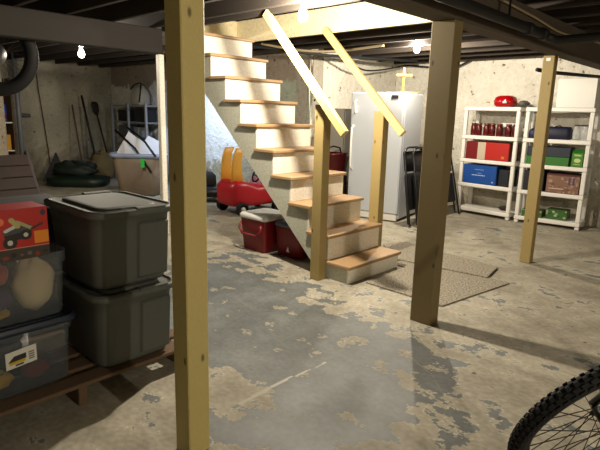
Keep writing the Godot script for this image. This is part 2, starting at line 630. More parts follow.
	struct("trim_2", bx(2.98, 3.85, 2.05, 2.62, sz0 - 0.012, sz0, 0.002), mats.cream)
	struct("wall_stairwell", bx(2.955, 2.98, 2.26, 4.2, sz0, sz1, 0.0), mats.cream)
	struct("wall_stairwell", bx(3.85, 3.875, 2.621, 4.2, sz0, sz1, 0.0), mats.cream)
	struct("wall_stairwell", bx(2.955, 3.875, 2.621, 4.2, sz0 - 0.03, sz0 - 0.001, 0.0), mats.cream)
	struct("wall_stairwell", bx(2.955, 3.875, 2.33, 4.2, sz1, sz1 + 0.03, 0.0), mats.cream)
	struct("ceiling_stairwell", bx(2.955, 3.875, 4.201, 4.25, sz0 - 0.03, sz1 + 0.03, 0.0), mats.cream)

# ------------------------------------------------------------------ structure objects
func build_frame() -> void:
	var b := solo("ceiling_beam", "dark timber beam resting on the three bare wooden posts", "beam", bx(-2.98, 7.1, 1.836, 2.068, -1.63, -1.475, 0.008), mats.old_beam_x)
	b.name = b.name
	solo("ceiling_beam", "timber beam darkened for shade, held up by the slim white post", "beam", bx(-2.98, 2.93, 1.836, 2.068, -4.79, -4.64, 0.008), mats.dark_beam_x)
	var p := thing("support_post", "yellow pine post beside the grey storage totes", "post", Vector3(1.038, 0, -1.512))
	part(p, "shaft", bx(-0.047, 0.047, 0, 1.835, -0.047, 0.047, 0.004), mats.pine_y)
	p = thing("support_post", "thick weathered rectangular post in front of the folding chairs", "post", Vector3(2.857, 0, -1.548))
	part(p, "shaft", bx(-0.049, 0.049, 0, 1.835, -0.074, 0.074, 0.004), mats.treated_y)
	p = thing("support_post", "square pine post in front of the white plastic shelves", "post", Vector3(4.835, 0, -1.62))
	part(p, "shaft", bx(-0.0445, 0.0445, 0, 1.835, -0.0475, 0.0475, 0.004), mats.newel_y)
	part(p, "price_tag", bx(-0.0465, -0.0446, 1.79, 1.815, -0.02, 0.015), mats.white_plastic)
	p = thing("support_post", "slim white painted post near the white-filled tub", "post", Vector3(2.935, 0, -4.71))
	part(p, "shaft", bx(-0.03, 0.03, 0, 1.835, -0.03, 0.03, 0.006), mats.painted_white)

func build_stairs() -> void:
	var s := thing("staircase", "wooden staircase with white risers, bare wood treads and grey side board", "stairs", Vector3(3.42, 0, -2.34))
	var ox := 3.42
	var oz := -2.34
	var run := 0.2154
	var h := func(k: int) -> float: return 0.147 + 0.21 * (k - 1)
	for sd in [[3.074, 3.105], [3.74, 3.771]]:
		var poly := PackedVector2Array()
		poly.append(Vector2(-2.345, 0.0))
		for k in range(1, 11):
			var z: float = -2.345 - run * (k - 1)
			poly.append(Vector2(z, h.call(k) - 0.029))
			poly.append(Vector2(z - run, h.call(k) - 0.029))
		poly.append(Vector2(-4.52, 1.80))
		poly.append(Vector2(-2.625, 0.0))
		var st := nb()
		prism(st, poly, func(q: Vector2, d: float) -> Vector3: return Vector3(d - ox, q.y, q.x - oz), sd[0], sd[1])
		part(s, "stringer", st, mats.painted_grey)
	for k in range(1, 11):
		var z: float = -2.339 - run * (k - 1)
		var y: float = h.call(k)
		var y0: float = 0.0 if k == 1 else h.call(k - 1)
		part(s, "riser", bx(3.072 - ox, 3.773 - ox, y0 + 0.0005, y - 0.0285, z - 0.018 - oz, z - oz, 0.002), mats.painted_white)
		part(s, "tread", bx(3.048 - ox, 3.785 - ox, y - 0.028, y, z - run - 0.016 - oz, z + 0.026 - oz, 0.005), mats.tread_x)

	# handrails with their posts
	var r := thing("handrail", "pine handrail with newel post on the side facing the red coolers", "handrail", Vector3(3.001, 0, -2.595))
	part(r, "newel_post", bx(-0.045, 0.045, 0, 1.365, -0.045, 0.045, 0.004), mats.newel_y)
	var st := nb()
	var a := Vector3(2.934, 2.065, -3.17) - r.position
	var b := Vector3(2.934, 1.158, -2.325) - r.position
	box(st, (a + b) / 2, Vector3(0.04, a.distance_to(b), 0.066), 0.006, frame_at(b - a))
	part(r, "rail", st, mats.rail_z)
	st = nb()
	lathe(st, [[0.0, 0.0], [0.009, 0.0], [0.009, 0.004], [0.0, 0.006]], 10, Vector3(-0.088, 1.395, -0.01), frame_at(Vector3(-1, 0, 0)))
	part(r, "bolt", st, mats.black_metal)
	r = thing("handrail", "pine handrail with newel post on the side facing the white fridge", "handrail", Vector3(3.835, 0, -2.64))
	part(r, "newel_post", bx(-0.045, 0.045, 0, 1.335, -0.05, 0.05, 0.004), mats.newel_y)
	st = nb()
	a = Vector3(3.768, 2.06, -3.28) - r.position
	b = Vector3(3.768, 1.15, -2.37) - r.position
	box(st, (a + b) / 2, Vector3(0.04, a.distance_to(b), 0.066), 0.006, frame_at(b - a))
	part(r, "rail", st, mats.rail_z)

# ------------------------------------------------------------------ lamps
func bulb(at: Vector3, energy: float, col: Color, label: String) -> void:
	var t := thing("light_bulb", label, "light bulb", at, 0, "bare bulbs on the ceiling")
	var st := nb(true)
	lathe(st, [[0.0, -0.05], [0.016, -0.047], [0.03, -0.035], [0.0355, -0.014], [0.034, 0.004], [0.026, 0.025], [0.017, 0.04], [0.014, 0.05]], 16)
	var m := StandardMaterial3D.new()
	m.resource_name = "bulb_glow"
	m.albedo_color = Color(1, 0.97, 0.9)
	m.emission_enabled = true
	m.emission = col
	m.emission_energy_multiplier = 14.0
	part(t, "bulb", st, m)
	st = nb(true)
	lathe(st, [[0.015, 0.0505], [0.018, 0.052], [0.018, 0.075], [0.03, 0.082], [0.032, 0.1], [0.0, 0.1005]], 14)
	part(t, "socket", st, mats.white_plastic)
	st = nb(true)
	tube(st, [Vector3(0, 0.1, 0), Vector3(0, 2.259 - at.y, 0)], 0.008, 8)
	part(t, "cord", st, mats.black_rubber)
	var l := OmniLight3D.new()
	l.name = "bulb_light"
	t.add_child(l)
	l.light_color = col
	l.light_energy = energy
	l.light_size = 0.03
	l.omni_range = 20.0
	l.omni_attenuation = 2.0
	l.shadow_enabled = true

# ------------------------------------------------------------------ left foreground: pallet, totes, bins, toy box
func tote(label: String, at: Vector3) -> void:
	var t := thing("storage_tote", label, "storage tote", at)
	var H := 0.345
	var st := nb(true)
	var rings := [ring_round(0.335, 0.45, 0.05, 0.0), ring_round(0.36, 0.475, 0.065, 0.012)]
	for k in 5:
		var f := k / 4.0
		rings.append(ring_round(0.363 + 0.030 * f, 0.478 + 0.055 * f, 0.07, 0.02 + (H - 0.03) * f))
	rings.append(ring_round(0.408, 0.548, 0.07, H - 0.008))
	rings.append(ring_round(0.408, 0.548, 0.07, H))
	loft(st, rings)
	part(t, "body", st, mats.tote_grey)
	# stepped panels on the end walls
	st = nb()
	box(st, Vector3(0.085, 0.165, 0.2475), Vector3(0.16, 0.27, 0.03), 0.008, Basis(Vector3.RIGHT, 0.085))
	part(t, "end_panel", st, mats.tote_grey)
	st = nb()
	box(st, Vector3(0.085, 0.165, -0.2475), Vector3(0.16, 0.27, 0.03), 0.008, Basis(Vector3.RIGHT, -0.085))
	part(t, "end_panel", st, mats.tote_grey)
	st = nb(true)
	loft(st, [ring_round(0.415, 0.555, 0.07, H - 0.012), ring_round(0.43, 0.57, 0.075, H - 0.008), ring_round(0.436, 0.576, 0.078, H + 0.012), ring_round(0.425, 0.565, 0.075, H + 0.021), ring_round(0.40, 0.54, 0.07, H + 0.022), ring_round(0.36, 0.50, 0.06, H + 0.014), ring_round(0.33, 0.46, 0.05, H + 0.013)], false, true)
	var lid := part(t, "lid", st, mats.tote_lid)
	st = nb(true)
	loft(st, [ring_round(0.30, 0.43, 0.05, H + 0.012), ring_round(0.30, 0.43, 0.05, H + 0.02), ring_round(0.28, 0.41, 0.045, H + 0.026), ring_round(0.24, 0.37, 0.04, H + 0.0265)], false, true)
	part(lid, "raised_panel", st, mats.tote_lid)
	for s in [-1.0, 1.0]:
		st = nb()
		box(st, Vector3(0.07, H + 0.0215, s * 0.266), Vector3(0.15, 0.012, 0.036), 0.004)
		part(lid, "handle_grip", st, mats.tote_lid)

func clear_bin(label: String, at: Vector3, w: float, d: float, h: float, lidded: bool) -> Node3D:
	var t := thing("clear_bin", label, "plastic bin", at)
	var st := nb(true)
	var rings := [ring_round(w - 0.07, d - 0.07, 0.03, 0.0), ring_round(w - 0.045, d - 0.045, 0.04, 0.012), ring_round(w - 0.02, d - 0.02, 0.045, h * 0.8), ring_round(w - 0.018, d - 0.018, 0.045, h * 0.82), ring_round(w, d, 0.05, h * 0.84), ring_round(w, d, 0.05, h)]
	loft(st, rings, true, false)
	part(t, "body", st, mats.clear_plastic)
	if lidded:
		st = nb(true)
		loft(st, [ring_round(w + 0.006, d + 0.006, 0.05, h - 0.018), ring_round(w + 0.03, d + 0.03, 0.055, h - 0.014), ring_round(w + 0.034, d + 0.034, 0.055, h + 0.008), ring_round(w + 0.01, d + 0.01, 0.05, h + 0.014), ring_round(w - 0.05, d - 0.05, 0.04, h + 0.008), ring_round(w - 0.09, d - 0.09, 0.035, h + 0.008)], false, true)
		part(t, "lid", st, mats.blue_lid)
	return t

func soft(called: String, label: String, category: String, at: Vector3, r: Vector3, m: Material, sd: int, rough := 0.3) -> void:
	var st := nb(true)
	blob(st, Vector3(0, r.y, 0), r, sd, rough, 18, 12)
	solo(called, label, category, st, m, at)

func build_left_front() -> void:
	plain("tote_lid", Color(0.31, 0.32, 0.30), 0.65)
	var cp := plain("clear_plastic", Color(0.45, 0.48, 0.50, 0.34), 0.2)
	cp.transparency = BaseMaterial3D.TRANSPARENCY_ALPHA
	# pallet
	var p := thing("pallet", "weathered wooden pallet under the totes and clear bins", "pallet", Vector3(0.8, 0, -2.6))
	for x in [-0.56, 0.07, 0.6]:
		part(p, "stringer", bx(x - 0.02, x + 0.02, 0.0, 0.089, -0.5, 0.5, 0.004), mats.pallet_z)
	for k in 7:
		var z := -0.455 + k * 0.1517
		part(p, "deck_board", bx(-0.62, 0.68, 0.0895, 0.108, z - 0.048, z + 0.048, 0.003), mats.pallet_x)
	tote("dark grey lidded tote under another tote on the pallet", Vector3(1.165, 0.109, -2.37))
	tote("dark grey lidded tote stacked on top of its twin", Vector3(1.165, 0.4915, -2.37))
	# clear bins with soft toys
	var lo := clear_bin("clear plastic bin with dark blue lid and paper sticker", Vector3(0.60, 0.109, -2.39), 0.56, 0.46, 0.295, true)
	var im := Image.create_empty(128, 84, false, Image.FORMAT_RGB8)
	im.fill(Color(0.8, 0.8, 0.76))
	im.fill_rect(Rect2i(8, 26, 76, 26), Color(0.08, 0.09, 0.10))
	for y in 26:
		im.fill_rect(Rect2i(8, 26 + y, int(26 - y), 1), Color(0.8, 0.8, 0.76))
	im.fill_rect(Rect2i(14, 52, 66, 14), Color(0.75, 0.62, 0.08))
	im.fill_rect(Rect2i(38, 69, 34, 9), Color(0.16, 0.16, 0.16))
	for k in 4:
		im.fill_rect(Rect2i(94, 28 + k * 11, 24, 6), Color(0.3, 0.3, 0.3))
	var stick := panel(Vector3(0.055, 0.175, 0.2245), Vector3(0.06, 0.006, 0), Vector3(0, 0.037, 0.0008))
	part(lo, "sticker", stick, printed("bin_sticker", im))
	clear_bin("clear plastic bin full of soft toys under the red toy box", Vector3(0.60, 0.42, -2.38), 0.55, 0.44, 0.285, false)
	var fluff := textured("plush_cream", Color(0.90, 0.83, 0.66), tex.fine, Vector3(6, 6, 6), 0.95, true)
	soft("soft_toy", "cream plush toy pressed against the clear bin's wall", "soft toy", Vector3(0.765, 0.4345, -2.285), Vector3(0.083, 0.117, 0.075), fluff, 3, 0.25)
	soft("soft_toy", "salmon pink plush toy in the upper clear bin", "soft toy", Vector3(0.61, 0.567, -2.285), Vector3(0.06, 0.05, 0.06), plain("plush_salmon", Color(0.72, 0.35, 0.24), 0.95), 4)
	soft("soft_toy", "purple plush toy in the upper clear bin", "soft toy", Vector3(0.615, 0.476, -2.255), Vector3(0.055, 0.042, 0.04), plain("plush_purple", Color(0.26, 0.16, 0.34), 0.95), 5, 0.2)
	soft("soft_toy", "yellow plush toy in the upper clear bin", "soft toy", Vector3(0.60, 0.4345, -2.275), Vector3(0.06, 0.019, 0.06), plain("plush_yellow", Color(0.72, 0.58, 0.16), 0.95), 6)
	soft("soft_toy", "yellow toy lying in the blue-lidded clear bin", "soft toy", Vector3(0.55, 0.124, -2.27), Vector3(0.09, 0.04, 0.06), mats.plush_yellow, 7)
	soft("soft_toy", "dark red toy lying in the blue-lidded clear bin", "soft toy", Vector3(0.74, 0.124, -2.29), Vector3(0.06, 0.035, 0.06), plain("plush_red", Color(0.42, 0.10, 0.10), 0.95), 8)
	soft("soft_toy", "slate grey bundle lying in the blue-lidded clear bin", "bundle", Vector3(0.60, 0.124, -2.46), Vector3(0.16, 0.10, 0.10), plain("plush_slate", Color(0.20, 0.22, 0.26), 0.95), 9)
	# toy box with its print
	var tb := thing("toy_box", "red toy carton printed with a quad bike", "box", Vector3(0.575, 0.7115, -2.185))
	part(tb, "carton", bx(-0.205, 0.205, 0, 0.20, -0.075, 0.075, 0.002), plain("carton_red", Color(0.56, 0.05, 0.04), 0.45))
	im = Image.create_empty(240, 128, false, Image.FORMAT_RGB8)
	im.fill(Color(0.66, 0.07, 0.05))
	disc(im, 137, 28, 10, 10, Color(0.86, 0.45, 0.25))
	var blk := Color(0.06, 0.06, 0.07)
	stroke(im, Vector2(158, 66), Vector2(190, 60), 13, blk)
	stroke(im, Vector2(150, 55), Vector2(196, 48), 8, Color(0.22, 0.24, 0.26))
	for w in [[156, 82, 15], [190, 66, 13]]:
		disc(im, w[0], w[1], w[2], w[2], blk)
		disc(im, w[0], w[1], w[2] * 0.4, w[2] * 0.45, Color(0.75, 0.73, 0.68))
	stroke(im, Vector2(148, 52), Vector2(170, 42), 4, Color(0.72, 0.75, 0.74))
	stroke(im, Vector2(162, 26), Vector2(174, 42), 6, Color(0.66, 0.62, 0.38))
	stroke(im, Vector2(174, 32), Vector2(202, 50), 4, Color(0.62, 0.60, 0.42))
	stroke(im, Vector2(204, 52), Vector2(226, 42), 3, Color(0.25, 0.12, 0.13))
	disc(im, 230, 14, 6, 8, Color(0.15, 0.12, 0.25))
	im.fill_rect(Rect2i(208, 60, 32, 32), Color(0.83, 0.50, 0.08))
	im.fill_rect(Rect2i(0, 97, 240, 2), Color(0.75, 0.55, 0.45))
	im.fill_rect(Rect2i(0, 99, 240, 29), Color(0.20, 0.17, 0.15))
	for k in 14:
		disc(im, 8 + k * 17, 116 + rng.randi_range(-4, 4), rng.randi_range(4, 7), rng.randi_range(3, 6), [Color(0.5, 0.16, 0.08), Color(0.06, 0.06, 0.06), Color(0.42, 0.32, 0.2), Color(0.35, 0.35, 0.34)][k % 4])
	part(tb, "printed_front", panel(Vector3(0, 0.1, 0.0758), Vector3(0.205, 0, 0), Vector3(0, 0.1, 0)), printed("toy_box_print", im, 0.35))
	var bt := thing("black_tote", "black lidded tote behind the toy box on the pallet", "storage tote", Vector3(0.86, 0.109, -2.90))
	var bs := nb(true)
	loft(bs, [ring_round(0.50, 0.30, 0.05, 0.0), ring_round(0.52, 0.32, 0.06, 0.012), ring_round(0.58, 0.36, 0.06, 0.66), ring_round(0.59, 0.37, 0.06, 0.665)])
	part(bt, "body", bs, mats.black_rubber)
	bs = nb(true)
	loft(bs, [ring_round(0.60, 0.38, 0.06, 0.6655), ring_round(0.62, 0.40, 0.06, 0.672), ring_round(0.62, 0.40, 0.06, 0.69), ring_round(0.58, 0.36, 0.05, 0.70), ring_round(0.3, 0.2, 0.05, 0.702)])
	part(bt, "lid", bs, mats.black_rubber)
	# slatted wooden chair behind the bins
	var c := thing("slatted_chair", "dark brown slatted wooden chair behind the clear bins", "chair", Vector3(1.15, 0, -3.95))
	for k in 6:
		var f := (k + 0.5) / 6.0
		var st := nb()
		box(st, Vector3(0.0, 0.44 + 0.49 * f, -0.02 - 0.36 * f), Vector3(0.66, 0.095, 0.018), 0.004, Basis(Vector3.RIGHT, -0.62))
		part(c, "back_slat", st, mats.brown_x)
	for s in [-1.0, 1.0]:
		var st := nb()
		bar(st, Vector3(s * 0.345, 0.0, 0.10), Vector3(s * 0.345, 0.95, -0.42), 0.028, 0.05, 0.004)
		part(c, "side_rail", st, mats.brown_dark)
		st = nb()
		bar(st, Vector3(s * 0.345, 0.0, -0.30), Vector3(s * 0.345, 0.42, 0.40), 0.028, 0.045, 0.004)
		part(c, "leg", st, mats.brown_dark)
	for k in 5:
		part(c, "seat_slat", bx(-0.33, 0.33, 0.40, 0.418, 0.04 + k * 0.082, 0.112 + k * 0.082, 0.003), mats.brown_x)

# ------------------------------------------------------------------ wheels
func wheel(parent: Node3D, c: Vector3, R: float, r: float, knobs: bool) -> void:
	# axle along local z
	var st := nb(true)
	var pts := []
	for k in 64:
		pts.append(c + Vector3(cos(TAU * k / 64), sin(TAU * k / 64), 0) * (R - r))
	tube(st, pts, r, 12, true)
	var tyre := part(parent, "tyre", st, mats.black_rubber)
	if knobs:
		st = nb()
		var n := 72
		for k in n:
			var t := TAU * (k + 0.0) / n
			for row in [-2, -1, 0, 1, 2]:
				var tt := t + (TAU / n * 0.5 if absi(row) == 1 else 0.0)
				var al: float = row * 0.52
				var radial := Vector3(cos(tt), sin(tt), 0)
				var out := radial * cos(al) + Vector3(0, 0, 1) * sin(al)
				var tang := Vector3(-sin(tt), cos(tt), 0)
				box(st, c + radial * (R - r) + out * (r + 0.001), Vector3(0.015, 0.009, 0.011), 0.0, Basis(tang, out, tang.cross(out)))
		var kn := part(tyre, "tread_knobs", st, mats.black_rubber)
		kn.set_meta("kind", "stuff")
	st = nb(true)
	pts = []
	for k in 64:
		pts.append(c + Vector3(cos(TAU * k / 64), sin(TAU * k / 64), 0) * (R - 2 * r - 0.004))
	tube(st, pts, 0.011, 8, true)
	part(parent, "rim", st, mats.dark_rim)
	st = nb(true)
	lathe(st, [[0.0, -0.05], [0.008, -0.05], [0.008, -0.036], [0.026, -0.034], [0.026, -0.03], [0.016, -0.026], [0.014, 0.0], [0.016, 0.026], [0.026, 0.03], [0.026, 0.034], [0.008, 0.036], [0.008, 0.05], [0.0, 0.05]], 16, c, Basis(Vector3(1, 0, 0), Vector3(0, 0, 1), Vector3(0, -1, 0)))
	part(parent, "hub", st, mats.black_metal)
	for k in 32:
		st = nb()
		var a := TAU * k / 32
		var hub_a := a + (0.9 if k % 4 < 2 else -0.9)
		var z := 0.032 if k % 2 == 0 else -0.032
		bar(st, c + Vector3(cos(hub_a) * 0.024, sin(hub_a) * 0.024, z), c + Vector3(cos(a), sin(a), 0) * (R - 2 * r - 0.006), 0.0026, 0.0026)
		part(parent, "spoke", st, mats.spoke)

func build_bikes() -> void:
	plain("dark_rim", Color(0.10, 0.10, 0.10), 0.4, 0.3)
	plain("spoke", Color(0.30, 0.28, 0.25), 0.35, 0.8)
	plain("bike_frame", Color(0.10, 0.11, 0.13), 0.3)
	var lean := 0.448
	var b := thing("bicycle", "bicycle with black knobbly tyres leaning over on the bare floor", "bicycle", Vector3(1.932, 0.0, -0.433))
	b.basis = Basis(Vector3.UP, -0.55) * Basis(Vector3.RIGHT, lean)
	b.position = Vector3(1.932, 0.012, -0.433)
	wheel(b, Vector3(0, 0.334, 0), 0.334, 0.027, true)
	wheel(b, Vector3(1.06, 0.334, 0), 0.334, 0.027, false)
	var st := nb(true)
	for z in [-0.058, 0.058]:
		tube(st, [Vector3(0.0, 0.334, z), Vector3(0.10, 0.60, z), Vector3(0.16, 0.74, z * 0.7), Vector3(0.17, 0.77, 0)], 0.013, 10)
	tube(st, [Vector3(0.17, 0.75, 0), Vector3(0.25, 0.98, 0)], 0.017, 10)
	part(b, "fork", st, mats.bike_frame)
	st = nb(true)
	for q in [[Vector3(0.23, 0.92, 0), Vector3(0.78, 0.80, 0)], [Vector3(0.20, 0.84, 0), Vector3(0.64, 0.30, 0)], [Vector3(0.64, 0.30, 0), Vector3(0.82, 0.92, 0)]]:
		tube(st, q, 0.018, 10)
	for z in [-0.062, 0.062]:
		tube(st, [Vector3(0.64, 0.30, z * 0.5), Vector3(0.90, 0.32, z), Vector3(1.06, 0.334, z)], 0.01, 8)
		tube(st, [Vector3(0.78, 0.78, z * 0.2), Vector3(0.98, 0.46, z), Vector3(1.06, 0.334, z)], 0.009, 8)
	part(b, "frame", st, mats.bike_frame)
	st = nb(true)
	tube(st, [Vector3(0.32, 1.0, -0.3), Vector3(0.26, 1.0, -0.12), Vector3(0.25, 0.99, 0), Vector3(0.26, 1.0, 0.12), Vector3(0.32, 1.0, 0.3)], 0.013, 10)
	part(b, "handlebar", st, mats.black_metal)
	st = nb(true)
	blob(st, Vector3(0.86, 0.95, 0), Vector3(0.14, 0.035, 0.065), 2, 0.1)
	part(b, "saddle", st, mats.black_rubber)
	st = nb(true)
	tube(st, [Vector3(0.62, 0.30, 0.03), Vector3(0.60, 0.06, 0.175)], 0.009, 8)
	part(b, "kickstand", st, mats.black_metal)
	# wheel hung from the beam
	var w := thing("hanging_wheel", "spare bicycle wheel with fat black tyre hung beneath the beam", "bicycle wheel", Vector3(1.545, 1.375, -5.02), -0.70)
	wheel(w, Vector3(0, 0.345, 0), 0.345, 0.052, false)
	st = nb(true)
	lathe(st, [[0.03, 0.03], [0.06, 0.034], [0.10, 0.03], [0.10, 0.036], [0.05, 0.042], [0.03, 0.044]], 20, Vector3(0, 0.345, 0), Basis(Vector3(1, 0, 0), Vector3(0, 0, 1), Vector3(0, -1, 0)))
	part(w, "brake_disc", st, mats.steel)
	st = nb(true)
	tube(st, [Vector3(0, 0.57, 0.0), Vector3(0.0, 0.60, 0.0), Vector3(0, 0.692, -0.056), Vector3(0, 0.76, -0.03), Vector3(0, 0.884, 0.0)], 0.006, 8)
	part(w, "hook", st, mats.black_metal)

# ------------------------------------------------------------------ far left
func build_far_left() -> void:
	var v := thing("storage_shelf", "narrow wooden shelf between masonry pier and grey pole", "shelf", Vector3(2.95, 0, -9.82))
	for y in [0.05, 0.56, 1.03, 1.55]:
		part(v, "board", bx(-0.2, 0.18, y - 0.02, y, -0.17, 0.17, 0.003), mats.painted_white)
	for x in [-0.21, 0.19]:
		part(v, "side_panel", bx(x - 0.01, x + 0.01, 0, 1.75, -0.18, 0.18, 0.003), mats.pallet_y)
	var st := nb(true)
	lathe(st, [[0.0, 0.0], [0.05, 0.0], [0.055, 0.02], [0.055, 0.22], [0.05, 0.27], [0.022, 0.33], [0.02, 0.37], [0.0, 0.372]], 18)
	var bt := thing("spray_bottle", "blue and white bottle on the narrow shelf by the pier", "bottle", Vector3(3.02, 1.0305, -9.74))
	part(bt, "bottle", st, plain("bottle_blue", Color(0.10, 0.32, 0.72), 0.3))
	st = nb(true)
	lathe(st, [[0.0, 0.3725], [0.024, 0.3725], [0.028, 0.40], [0.012, 0.44], [0.0, 0.441]], 14)
	part(bt, "cap", st, mats.white_plastic)
	st = nb(true)
	lathe(st, [[0.0556, 0.05], [0.0558, 0.05], [0.0558, 0.12], [0.0556, 0.12]], 18)
	part(bt, "label_band", st, plain("label_red", Color(0.55, 0.14, 0.12), 0.5))
	solo("snack_carton", "yellow carton on the narrow shelf by the pier", "box", bx(-0.06, 0.06, 0, 0.26, -0.05, 0.05, 0.003), plain("carton_yellow", Color(0.78, 0.55, 0.08), 0.6), Vector3(3.03, 0.5605, -9.74), 0.1)
	solo("snack_carton", "small red carton on the narrow shelf beside a yellow carton", "box", bx(-0.05, 0.05, 0, 0.16, -0.04, 0.04, 0.003), plain("carton_orange", Color(0.60, 0.18, 0.07), 0.6), Vector3(2.90, 0.5605, -9.70), -0.1)
	st = nb(true)
	tube(st, [Vector3(0, 0, 0), Vector3(0, 1.2, 0), Vector3(0, 2.255, 0)], 0.04, 12)
	solo("steel_pole", "grey steel pole standing against the back wall", "pole", st, plain("pole_grey", Color(0.42, 0.43, 0.44), 0.5), Vector3(3.25, 0, -9.68))
	# tools along the back wall
	st = nb(true)
	tube(st, [Vector3(0, 0.0, 0.35), Vector3(0, 1.35, 0)], 0.014, 8)
	solo("wooden_stick", "thin pale wooden stick leaning on the back wall", "stick", st, mats.pallet_y, Vector3(4.30, 0, -9.98))
	var t := thing("shovel", "dark long-handled shovel leaning on the back wall", "shovel", Vector3(4.53, 0, -9.98))
	st = nb(true)
	tube(st, [Vector3(0.05, 0.28, 0.28), Vector3(-0.04, 1.53, 0)], 0.019, 8)
	part(t, "handle", st, mats.brown_dark)
	st = nb(true)
	loft(st, [ring_round(0.03, 0.02, 0.009, 0.0, 3, Vector2(0.06, 0.36)), ring_round(0.2, 0.02, 0.009, 0.08, 3, Vector2(0.06, 0.34)), ring_round(0.22, 0.02, 0.009, 0.24, 3, Vector2(0.055, 0.30)), ring_round(0.05, 0.04, 0.015, 0.32, 3, Vector2(0.05, 0.275))])
	part(t, "blade", st, mats.black_metal)
	t = thing("spade", "brown spade with its blade up leaning on the back wall", "spade", Vector3(4.75, 0, -9.98))
	st = nb(true)
	tube(st, [Vector3(0.14, 0.0, 0.30), Vector3(0.0, 1.22, 0.03)], 0.016, 8)
	part(t, "handle", st, mats.brown_y)
	st = nb(true)
	loft(st, [ring_round(0.04, 0.035, 0.015, 1.18, 3, Vector2(0.0, 0.04)), ring_round(0.13, 0.02, 0.009, 1.24, 3, Vector2(-0.01, 0.03)), ring_round(0.15, 0.02, 0.009, 1.36, 3, Vector2(-0.02, 0.015)), ring_round(0.10, 0.02, 0.009, 1.42, 3, Vector2(-0.025, 0.012))])
	part(t, "blade", st, mats.brown_dark)
	st = nb(true)
	tube(st, [Vector3(3.72, 1.9, -10.045), Vector3(3.735, 1.62, -10.045), Vector3(3.79, 1.0, -10.045), Vector3(3.83, 0.5, -10.045), Vector3(3.85, 0.02, -10.04)], 0.009, 6)
	solo("wall_cable", "thin brown cable running down the back wall", "cable", st, plain("cable_brown", Color(0.22, 0.16, 0.10), 0.8))
	solo("wall_bracket", "small black bracket fixed on the back wall", "bracket", bx(-0.09, 0.09, -0.03, 0.03, 0, 0.05, 0.01), mats.black_metal, Vector3(3.47, 1.14, -10.06))
	# black wedge and green heap
	st = nb()
	prism(st, PackedVector2Array([Vector2(-0.2, 0), Vector2(0.22, 0), Vector2(0.02, 0.5)]), func(q: Vector2, d: float) -> Vector3: return Vector3(q.x, q.y, d - q.y * 0.35), -0.05, 0.05)
	solo("folded_sign", "small black triangular board leaning near the back wall", "board", st, mats.black_metal, Vector3(3.70, 0, -9.5), -0.5)
	st = nb(true)
	loft(st, [ring_round(0.9, 0.55, 0.2, 0.0, 6), ring_round(0.98, 0.62, 0.22, 0.05, 6), ring_round(0.98, 0.62, 0.22, 0.14, 6), ring_round(0.86, 0.5, 0.2, 0.16, 6), ring_round(0.6, 0.35, 0.15, 0.18, 6)])
	var gt := thing("green_sled", "dark green plastic sled with folded tarp on it", "sled", Vector3(3.80, 0, -8.75), -0.82)
	part(gt, "sled_body", st, plain("dark_green", Color(0.05, 0.13, 0.07), 0.5))
	st = nb(true)
	blob(st, Vector3(-0.05, 0.27, 0), Vector3(0.36, 0.15, 0.2), 15, 0.5, 22, 14)
	part(gt, "tarp", st, plain("tarp_green", Color(0.04, 0.10, 0.06), 0.7))
	st = nb(true)
	blob(st, Vector3(0, 0.25, 0), Vector3(0.24, 0.27, 0.18), 16, 0.5, 22, 14)
	solo("burlap_sack", "crumpled brown sack heaped below the spade", "sack", st, plain("sack_brown", Color(0.42, 0.36, 0.23), 0.95), Vector3(4.47, 0, -9.27))
	# steel shelf in the corner
	var s := thing("metal_shelf", "grey steel shelf unit in the far corner", "shelf", Vector3(4.93, 0, -8.77))
	for x in [-0.15, 0.15]:
		for z in [-0.6, 0.0, 0.6]:
			if z == 0.0 and x > 0.0:
				continue
			part(s, "post", bx(x - 0.02, x + 0.02, 0, 1.40, z - 0.02, z + 0.02, 0.003), mats.galvanised)
	for y in [0.12, 0.5, 0.80, 1.08, 1.37]:
		part(s, "shelf_board", bx(-0.13, 0.16, y - 0.03, y, -0.575, 0.575, 0.003), mats.galvanised)
	var cols := [["dark_crate", "black crate on the steel shelf's upper tier", Color(0.07, 0.07, 0.075), -0.28, 1.0805, 0.42, 0.2], ["dark_crate", "charcoal crate under the sack on the steel shelf", Color(0.10, 0.10, 0.11), 0.30, 1.0805, 0.42, 0.22], ["paint_can_box", "grey carton on the steel shelf's middle tier", Color(0.33, 0.33, 0.34), -0.3, 0.8005, 0.40, 0.2], ["paint_can_box", "pale carton on the steel shelf's middle tier", Color(0.48, 0.48, 0.46), 0.15, 0.8005, 0.16, 0.18]]
	for q in cols:
		var m := StandardMaterial3D.new()
		m.albedo_color = q[2]
		m.roughness = 0.7
		solo(q[0], q[1], "crate", bx(-0.11, 0.11, 0, q[6], -q[5] / 2, q[5] / 2, 0.012), m, Vector3(4.945, q[4], -8.77 + q[3]))
	t = thing("white_sack", "white sack with a black strap atop the steel shelf", "sack", Vector3(4.93, 1.3705, -8.60))
	st = nb(true)
	loft(st, [ring_round(0.20, 0.34, 0.06, 0.0), ring_round(0.24, 0.40, 0.09, 0.03), ring_round(0.24, 0.40, 0.1, 0.18), ring_round(0.19, 0.32, 0.09, 0.27), ring_round(0.08, 0.22, 0.035, 0.33), ring_round(0.02, 0.16, 0.009, 0.345)])
	part(t, "sack", st, plain("sack_white", Color(0.62, 0.60, 0.54), 0.85))
	st = nb(true)
	tube(st, [Vector3(-0.13, 0.05, 0.19), Vector3(-0.09, 0.28, 0.18), Vector3(-0.03, 0.37, 0.1), Vector3(0, 0.385, 0.0), Vector3(-0.03, 0.36, -0.12), Vector3(-0.08, 0.27, -0.18)], 0.012, 8)
	part(t, "strap", st, mats.black_rubber)
